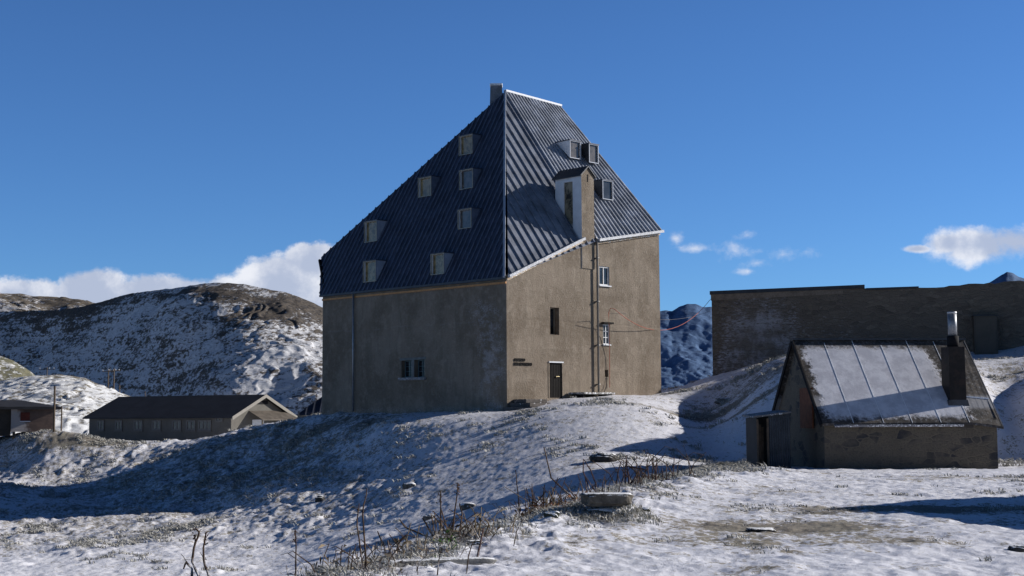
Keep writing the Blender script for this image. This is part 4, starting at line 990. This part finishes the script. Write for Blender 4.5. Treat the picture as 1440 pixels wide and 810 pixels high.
p = at(851, 706, 22.2); rock('stone_slab', (p.x, p.y, p.z+.04), (.80, .5, .19), 3, M['slab_a'], 'large grey slab perched on the bank edge among dry stalks', 'stone', rz=.1)
rock('rock', (p.x-.06, p.y+.08, at(848, 731, 22.2).z), (.66, .45, .34), 8, M['mossrock'], 'dark mossy rock underneath the large perched slab', 'rock')
p = at(712, 751, 20.3); rock('stone_slab', (p.x, p.y, p.z+.05), (.66, .42, .17), 5, M['slab_b'], 'flat snow topped slab below and left of the large perched slab', 'stone', rz=-.1)
p = at(610, 797, 16.4); rock('kerb_stone', (p.x, p.y, p.z), (1.35, .30, .17), 6, M['kerb'], 'long narrow pale kerb stone along the bottom edge of the bank', 'stone', rz=.35)
for (px, py, d, s, lab, mt) in [(775, 742, 21.5, (.22, .18, .13), 'small mossy stone left below the perched slab', 'mossrock'), (905, 712, 24.5, (.26, .2, .10), 'small snowy stone just right of the perched slab', 'mossrock'), (668, 778, 18.3, (.2, .15, .10), 'little stone at the foot of the pale frosted stems', 'mossrock'), (850, 651, 54.6, (.95, .6, .4), 'dark rock poking out of the mound snow behind the stalks', 'darkrock'), (575, 671, 60.5, (.5, .4, .28), 'small stone with long shadow on the flat snow left of the mound', 'slab_b'),
        (450, 671, 64, (.38, .3, .32), 'small black rock on the shaded slope below the hospice', 'darkrock'), (1018, 571, 74, (.9, .6, .35), 'pale block lying in the snow below the stone building', 'kerb'), (657, 706, 51, (.5, .4, .26), 'low stone half buried in snow behind the tall seed stalks', 'slab_b'),
        (604, 704, 51.5, (.4, .35, .24), 'small dark stone left of the tall seed stalks', 'slab_b'), (1070, 757, 21.5, (.45, .3, .08), 'flat dark stone in the trampled yard snow', 'darkrock'), (1430, 783, 18.0, (.2, .16, .10), 'little stone at the bottom right corner', 'darkrock')]:
    p = at(px, py, d); zz = gz(p.x, p.y); rock('rock', (p.x, p.y, zz+s[2]*.15), s, px, M[mt], lab)

# ------------------------------------------------------------------ dry plants on the bank
def stalk_mat(name, c1, c2, snow=.5):
    def fn(nt, o):
        n = nt.noise(o, 9, 4, .6); z = nt.sep(o)[2]
        c = nt.mix(nt.step(n, .4, .6), c1, c2)
        m = nt.math('MULTIPLY', nt.step(z, .30, .05, 0, .85), nt.step(n, .50-.1*snow, .60))
        return {'Base Color': nt.mix(m, c, (.7, .71, .74)), 'Roughness': .85}
    return material(name, fn)
M['stalk'] = stalk_mat('dry_brown_stalk', (.035, .021, .015), (.09, .055, .036)); M['stalk_p'] = stalk_mat('purple_brown_stalk', (.038, .020, .019), (.085, .045, .040)); M['straw'] = stalk_mat('straw_stalk', (.12, .09, .055), (.26, .20, .13), 1.)
M['head'] = plain('dark_seed_head', (.05, .025, .018), .9, .4, 20, .3); M['leaf'] = plain('rusty_withered_leaf', (.16, .065, .025), .8, .5, 9, .1); M['gleaf'] = plain('green_leaf', (.06, .12, .025), .6, .3, 9, .1)
rg = random.Random(11)
def plant(d, stems, mat, label, r=.008, heads=(), leaves=0, lmat='leaf', dz=.35, twigs=0, name='dry_plant', extra=20, group='withered plants along the bank edge', spread=.25):
    bx = sum(s[0][0] for s in stems)/len(stems); by = max(s[0][1] for s in stems)
    b = at(bx, by, d); t = thing(name, b, 0, label, 'plant', group)
    g = MB(); tips = []
    for s in stems:
        off = rg.uniform(-dz, dz); dd = [d+off*(k/(len(s)-1)) for k in range(len(s))]
        pts = [at(px, py, q) for (px, py), q in zip(s, dd)]
        root = pts[0].copy(); zz = gz(root.x, root.y); 
        pts = [Vector((root.x, root.y, min(zz, root.z)-.04))]+pts if zz < root.z-.02 else pts
        # subdivide with small wobble so stalks look grown
        out = [pts[0]]
        for a, c in zip(pts, pts[1:]):
            n = 3
            for k in range(1, n+1):
                w = a.lerp(c, k/n); out.append(w+Vector((rg.uniform(-1, 1), rg.uniform(-1, 1), 0))*(.006 if k < n else 0))
        m_ = len(out); g = MB(); g.tube(out, [1.75*r*(1.15-.6*k/(m_-1)) for k in range(m_)], 5); tips.append(out[-1])
        for _ in range(twigs):
            k = rg.randrange(m_//3, m_-1); base_ = out[k]; dv = Vector((rg.uniform(-1, 1), rg.uniform(-1, 1), rg.uniform(.4, 1.2))).normalized()*rg.uniform(.05, .14)*d/18
            g.tube([base_, base_+dv*.5+Vector((0, 0, .01)), base_+dv], [r*.6, r*.5, r*.3], 4)
        g.build('stem', M[mat], t)
    g = MB()
    for _ in range(extra):
        o_ = Vector((b.x+rg.gauss(0, spread*1.1), b.y+rg.gauss(0, .25), 0)); o_.z = gz(o_.x, o_.y)-.03; hh_ = rg.uniform(.10, .50)*d/20; a_ = rg.uniform(0, 6.28); l_ = rg.uniform(.1, 1.1)*hh_
        k1 = o_+Vector((math.cos(a_)*l_*.35, math.sin(a_)*l_*.2, hh_*.6)); k2 = o_+Vector((math.cos(a_)*l_, math.sin(a_)*l_*.5, hh_))
        g.tube([o_, k1, k2, k2+Vector((math.cos(a_+.9), .3, -.25))*l_*.35], [r*1.0, r*.85, r*.6, r*.35], 4)
    if extra: g.build('undergrowth', M['straw' if mat == 'straw' else 'stalk'], t)
    if heads:
        g = MB()
        for i in heads:
            q = tips[i]
            for _ in range(26):
                u = rg.random(); c = q-UP*u*.16*d/18+Vector((rg.gauss(0, .012), rg.gauss(0, .012), 0))*d/18; v = Vector((rg.uniform(-1, 1), rg.uniform(-1, 1), rg.uniform(-.6, 1)))*.022*d/18
                wv_ = v.orthogonal().normalized()*.010*d/18; g.quad(c-wv_, c+v, c+wv_, c-v*.5)
        g.build('seed_head', M['head'], t)
    if leaves:
        g = MB()
        for _ in range(leaves):
            c = b+Vector((rg.gauss(0, spread), rg.gauss(0, .2), 0)); c.z = max(gz(c.x, c.y), b.z-.25)+abs(rg.gauss(0, .10))
            v = Vector((rg.uniform(-1, 1), rg.uniform(-1, 1), rg.uniform(-.2, 1.4))).normalized()*rg.uniform(.06, .18); w2_ = v.cross(Vector((rg.uniform(-1, 1), rg.uniform(-1, 1), .3))).normalized()*rg.uniform(.008, .022)
            g.quad(c, c+v*.5+w2_, c+v-UP*.03, c+v*.5-w2_)
        g.build('foliage', M[lmat], t)
    return t
plant(18.4, [[(627,768),(620,743),(619,690)],[(614,766),(606,722)],[(618,770),(600,738),(594,729)],[(610,758),(570,742),(562,731)]], 'stalk', 'tall dark stalk with brown seed head leaning left at the bank, left of its twin', heads=(0,), leaves=60, lmat='straw', twigs=1)
plant(18.6, [[(636,772),(637,743),(644,679)],[(635,755),(608,724)],[(645,762),(650,722),(646,708)],[(640,765),(628,740),(620,715)]], 'stalk', 'tallest stalk with thick brown seed head in the middle of the bank', heads=(0,), leaves=70, lmat='straw', twigs=1)
plant(18.9, [[(668,768),(668,722),(660,711)],[(672,760),(677,713)],[(664,768),(656,735),(652,722)],[(676,765),(688,738),(682,728)],[(662,772),(659,745)]], 'straw', 'pale thin frosted stems right of the tallest seed stalk', r=.006, leaves=60, lmat='straw', twigs=2)
plant(16.6, [[(667,808),(673,775),(680,742)]], 'stalk_p', 'single dark reddish reed standing alone in front of the kerb stone', extra=0, r=.009)
plant(17.0, [[(546,795),(541,770),(531,747)],[(550,790),(545,760)],[(556,792),(560,765),(572,752)],[(552,792),(590,780),(612,776)]], 'stalk', 'broken brown stalks with bent stem left of the kerb stone', leaves=50, lmat='straw', twigs=2)
plant(17.4, [[(583,788),(575,762),(556,742)],[(588,785),(586,758),(590,740)],[(596,780),(600,755)],[(580,786),(566,770),(550,768)],[(575,790),(571,760),(578,735)]], 'straw', 'tangle of fine pale twigs between the broken stalks and the seed stalks', r=.005, leaves=50, lmat='straw', twigs=4)
plant(15.4, [[(515,812),(510,722),(516,687)],[(511,800),(502,739),(505,708)]], 'stalk', 'slender pair of tall thin stems at the bottom centre left', r=.006, twigs=2)
plant(15.0, [[(415,815),(416,780),(415,745)]], 'stalk', 'lone short stem with small buds between the slender pair and the curly weed', extra=0, r=.006, heads=(0,))
plant(14.2, [[(283,820),(270,790),(275,762),(280,748),(274,743)],[(297,818),(288,795),(286,770),(290,748)],[(270,800),(262,790),(258,800)]], 'stalk', 'curly topped brown weed at the bottom left of the snow', r=.008, heads=(0, 1), twigs=2)
plant(15.6, [[(452,815),(448,796),(462,802)],[(470,815),(480,800),(486,808)],[(534,812),(534,790),(537,785)],[(500,815),(508,800),(516,806)],[(440,815),(446,790)]], 'stalk', 'low curled brown leaves along the bottom edge of the photo', leaves=110, r=.008, lmat='straw', spread=.45)
plant(26.5, [[(808,703),(775,672),(765,629)],[(810,702),(793,678)]], 'stalk', 'long bent stem arching left from the perched slab', extra=3, r=.011)
plant(25.5, [[(731,724),(728,690),(725,661)],[(750,722),(748,680)],[(766,730),(764,700),(766,682)],[(750,726),(740,686)],[(770,715),(780,685),(784,672)],[(742,728),(760,700),(768,690)],[(758,728),(772,708),(780,700)]], 'stalk', 'rust brown withered bush left of the perched slab', r=.008, leaves=520, twigs=3, spread=.42, extra=60)
plant(24.5, [[(778,738),(779,710),(772,690)],[(792,740),(800,715),(790,705)],[(770,730),(800,714),(815,708)]], 'straw', 'frosted bent stalks just below the rust brown bush', r=.008, leaves=160, lmat='leaf', spread=.2)
plant(28.5, [[(831,695),(820,663),(820,645)],[(838,692),(821,667)],[(838,680),(830,660),(821,646)],[(826,696),(823,670)],[(847,690),(848,677)]], 'stalk_p', 'fan of reddish stems rising behind the perched slab', r=.010)
plant(33, [[(866,686),(869,665),(873,649)],[(885,676),(882,660),(880,642)],[(884,672),(874,660)],[(877,690),(890,676),(896,666)],[(898,690),(896,665)],[(879,655),(910,661)]], 'stalk_p', 'crossed purple brown stalks right of the perched slab', r=.012)
plant(34.5, [[(911,690),(912,670),(910,651)],[(908,680),(900,655)],[(922,692),(923,651)],[(916,690),(905,670)],[(900,688),(898,670)]], 'stalk_p', 'upright purple brown stalks in front of the blue shadow', r=.013)
plant(36, [[(933,692),(931,657)],[(946,674),(948,642)],[(935,684),(954,689)],[(938,690),(942,668)]], 'stalk_p', 'rightmost thin purple stalks on the bank before the blue shadow', r=.012)
plant(17.8, [[(628,776),(630,772)]], 'straw', 'small green leafed weed at the foot of the seed stalks', r=.004, extra=1, leaves=26, lmat='gleaf', spread=.05, name='green_weed')

# ------------------------------------------------------------------ grass tufts (uncountable)
nr = np.random.RandomState(4)
def scatter_tufts():
    V, Fc = [], []
    cand_u, cand_d = [], []
    # random points, uniform in picture-independent area bands
    N_ = 60000
    y = 11+(112-11)*nr.rand(N_)**.8; x = (nr.rand(N_)*.9-.45)*y
    w = bare_at(x, y)+.9*fbm(x, y, 2.4, 3, seed=61)+.6*fbm(x, y, .5, 2, seed=62); sd = terrace_sd(x, y)
    lip = np.exp(-((sd-.3)/1.6)**2)*sstep(y, 12, 18)
    keep = (w+.35*lip+.10*nr.rand(N_)) > .76
    # nothing inside buildings
    hx = (x-C.x)*e2.x+(y-C.y)*e2.y; hy = (x-C.x)*(-n2.x)+(y-C.y)*(-n2.y); keep &= ~((hx > -.4) & (hx < 13.5) & (hy > -.4) & (hy < 17))
    lx = (x-HF.x)*math.cos(hr)+(y-HF.y)*math.sin(hr); ly = -(x-HF.x)*math.sin(hr)+(y-HF.y)*math.cos(hr); keep &= ~((lx > -1.8) & (lx < 6.5) & (ly > -.1) & (ly < 5.8))
    x, y, sd = x[keep], y[keep], sd[keep]; lipk = lip[keep]
    x, y, sd, lipk = x[:7000], y[:7000], sd[:7000], lipk[:7000]
    n2_ = 4500; tt = nr.rand(n2_); E = np.array([(-3.0, 10), (-2.0, 15.2), (-1.2, 18.0), (-.1, 22.5), (.9, 26.5), (2.1, 32), (4.7, 40), (6.9, 44.5), (7.6, 50)])
    sg = tt*(len(E)-1); k_ = np.minimum(sg.astype(int), len(E)-2); fr = (sg-k_)[:, None]; pe = E[k_]*(1-fr)+E[k_+1]*fr
    off = nr.randn(n2_)*.45-.35; x2 = pe[:, 0]+off; y2 = pe[:, 1]+nr.randn(n2_)*.5; kp = fbm(x2, y2, 1.6, 2, seed=88) > -.18; x2, y2 = x2[kp], y2[kp]
    a3 = nr.rand(260)*6.283; r3 = .25+.55*nr.rand(260); x2 = np.concatenate([x2, 1.36+np.cos(a3)*r3*1.2]); y2 = np.concatenate([y2, 22.35+np.sin(a3)*r3])
    nlip = len(x2); x = np.concatenate([x, x2]); y = np.concatenate([y, y2]); lipk = np.concatenate([lipk, np.full(nlip, 1.6)])
    z = ground_z(x, y); nt_ = len(x)
    nb = 9; out = np.zeros((nt_, nb, 5, 3)); ang = nr.rand(nt_, nb)*6.283; ln = (.06+.10*nr.rand(nt_, nb))*(1+.35*lipk)[:, None]*np.clip(y/45, .55, 1.25)[:, None]
    lean = .7+1.1*nr.rand(nt_, nb); bx = x[:, None]+nr.randn(nt_, nb)*.07*np.clip(y/40, .6, 2)[:, None]; by = y[:, None]+nr.randn(nt_, nb)*.07; bz = np.repeat(z[:, None], nb, 1)-.02
    wd = .006*np.clip(y/22, .8, 3.2)[:, None]*(1+nr.rand(nt_, nb))
    dx, dy = np.cos(ang)-.5, np.sin(ang)
    sx_, sy_ = -np.sin(ang)*wd, np.cos(ang)*wd
    for k, (t, up, wk) in enumerate([(0, 0, 1), (0, 0, -1), (.5, .62, .8), (.5, .62, -.8), (1., .85, 0)]):
        out[:, :, k, 0] = bx+dx*ln*lean*t*t+sx_*wk; out[:, :, k, 1] = by+dy*ln*lean*t*t+sy_*wk; out[:, :, k, 2] = bz+ln*up
    co = out.reshape(-1, 3); nbl = nt_*nb; i = np.arange(nbl)*5
    faces = [(a, a+1, a+3, a+2) for a in i]+[(a+2, a+3, a+4) for a in i]
    me = bpy.data.meshes.new('grass'); me.from_pydata(co.tolist(), [], faces); me.update()
    def fn(nt, o):
        n = nt.noise(o, 3.5, 4, .7); f = nt.noise(o, 30, 2, .6)
        c = nt.mix(nt.step(n, .38, .62), (.17, .135, .075), (.10, .10, .045)); c = nt.mix(nt.step(f, .36, .56, .1, .9), c, (.58, .58, .57))
        return {'Base Color': c, 'Roughness': .9}
    me.materials.append(material('frosted_grass', fn)); ob = bpy.data.objects.new('grass', me); COL.objects.link(ob)
    ob['kind'] = 'stuff'; tag(ob, 'frosted olive and straw grass tufts poking through the thin snow', 'grass')
scatter_tufts()

# ------------------------------------------------------------------ sky and sun
w = bpy.data.worlds.new('World'); sc.world = w; w.use_nodes = True; nt = NT(w.node_tree)
bg = w.node_tree.nodes['Background']
sky = nt.new('ShaderNodeTexSky', sky_type='NISHITA'); sky.sun_disc = False; sky.sun_elevation = SUN_EL
sky.sun_rotation = math.atan2(SUN_AZ.x, SUN_AZ.y); sky.altitude = 2100; sky.air_density = 1.0; sky.dust_density = .4; sky.ozone_density = 2.5
skyc = sky.outputs[0]
hs = nt.new('ShaderNodeHueSaturation'); hs.inputs['Saturation'].default_value = 1.0; nt.put(hs.inputs['Color'], skyc); skyc = nt.vmath('MULTIPLY', hs.outputs[0], (.53, .87, 1.30))
g_ = nt.new('ShaderNodeTexCoord').outputs['Generated']; s3 = nt.sep(g_)
yy = nt.math('MAXIMUM', s3[1], .02); uu = nt.math('DIVIDE', s3[0], yy); vv = nt.math('DIVIDE', s3[2], yy)
cv = nt.new('ShaderNodeCombineXYZ'); nt.put(cv.inputs[0], uu); nt.put(cv.inputs[1], vv); cv = cv.outputs[0]
n1_ = nt.noise(cv, 22, 7, .62); n2_ = nt.noise(cv, 55, 6, .65, (1, 1.4, 1)); nlow = nt.noise(cv, 9, 3, .5)
def ell(px, py, rx, ry):
    r = ray(px, py); a = nt.math('DIVIDE', nt.math('SUBTRACT', uu, r.x), rx/2000); b = nt.math('DIVIDE', nt.math('SUBTRACT', vv, r.z), ry/2000)
    return nt.math('SUBTRACT', 1., nt.math('SQRT', nt.math('ADD', nt.math('MULTIPLY', a, a), nt.math('MULTIPLY', b, b))))
def group_(L):
    f = ell(*L[0])
    for e in L[1:]: f = nt.math('MAXIMUM', f, ell(*e))
    return f
bank = group_([(30, 432, 90, 48), (130, 420, 62, 50), (225, 430, 130, 50), (320, 436, 130, 52), (400, 410, 85, 62), (440, 372, 55, 38), (455, 440, 90, 60), (-120, 420, 130, 50), (600, 440, 120, 50)])
puff = group_([(1375, 345, 78, 31), (1425, 340, 60, 28), (1290, 350, 26, 7), (1335, 342, 40, 22)])
wisp = group_([(1050, 352, 42, 14), (1100, 358, 40, 12), (975, 350, 36, 8), (1050, 331, 18, 9), (1065, 370, 28, 10), (950, 335, 12, 14), (1052, 381, 18, 5)])
amp = nt.math('ADD', nt.math('MULTIPLY', nt.math('SUBTRACT', n1_, .5), 1.5), nt.math('MULTIPLY', nt.math('SUBTRACT', n2_, .5), .9))
d1 = nt.step(nt.math('ADD', bank, nt.math('MULTIPLY', amp, .55)), .0, .24, 0, .97)
d2 = nt.step(nt.math('ADD', puff, nt.math('MULTIPLY', amp, .95)), -.02, .62, 0, .93)
d3 = nt.step(nt.math('ADD', nt.math('MULTIPLY', wisp, .9), nt.math('MULTIPLY', amp, 2.6)), -.1, 1.7, 0, .75)
dens = nt.math('MAXIMUM', nt.math('MAXIMUM', d1, d2), d3); dens = nt.math('MULTIPLY', dens, nt.step(s3[1], .1, .3))
edge = nt.math('MAXIMUM', nt.math('SUBTRACT', 1., bank), 0.)
sh = nt.math('ADD', nt.math('MULTIPLY', n1_, .7), nt.math('MULTIPLY', nlow, .5))
lit = nt.step(nt.math('SUBTRACT', nt.math('ADD', sh, nt.math('MULTIPLY', nt.math('MAXIMUM', bank, puff), -.22)), 0.), .42, .66)
ccol = nt.mix(lit, (5.0, 5.7, 7.4), (9.4, 9.6, 10.3))
dk = nt.math('MULTIPLY', nt.step(s3[2], .25, .70, 1, .27), nt.step(s3[1], -.5, .2, .65, 1)); skyc = nt.vmath('SCALE', skyc); skyc.node.inputs[3].default_value = 1; nt.put(skyc.node.inputs[3], dk)
fin = nt.mix(dens, skyc, ccol)
nt.put(bg.inputs['Color'], fin); bg.inputs['Strength'].default_value = .092
sun = bpy.data.lights.new('sun', 'SUN'); sun.energy = 6.0; sun.angle = R(.5); sun.color = (1., .945, .87)
so = bpy.data.objects.new('sun', sun); COL.objects.link(so)
dv = Vector((SUN_AZ.x*math.cos(SUN_EL), SUN_AZ.y*math.cos(SUN_EL), math.sin(SUN_EL))); so.rotation_euler = dv.to_track_quat('Z', 'Y').to_euler()
so.location = (20, 20, 40)
sc.view_settings.view_transform = 'Standard'; sc.view_settings.look = 'None'; sc.view_settings.exposure = 0
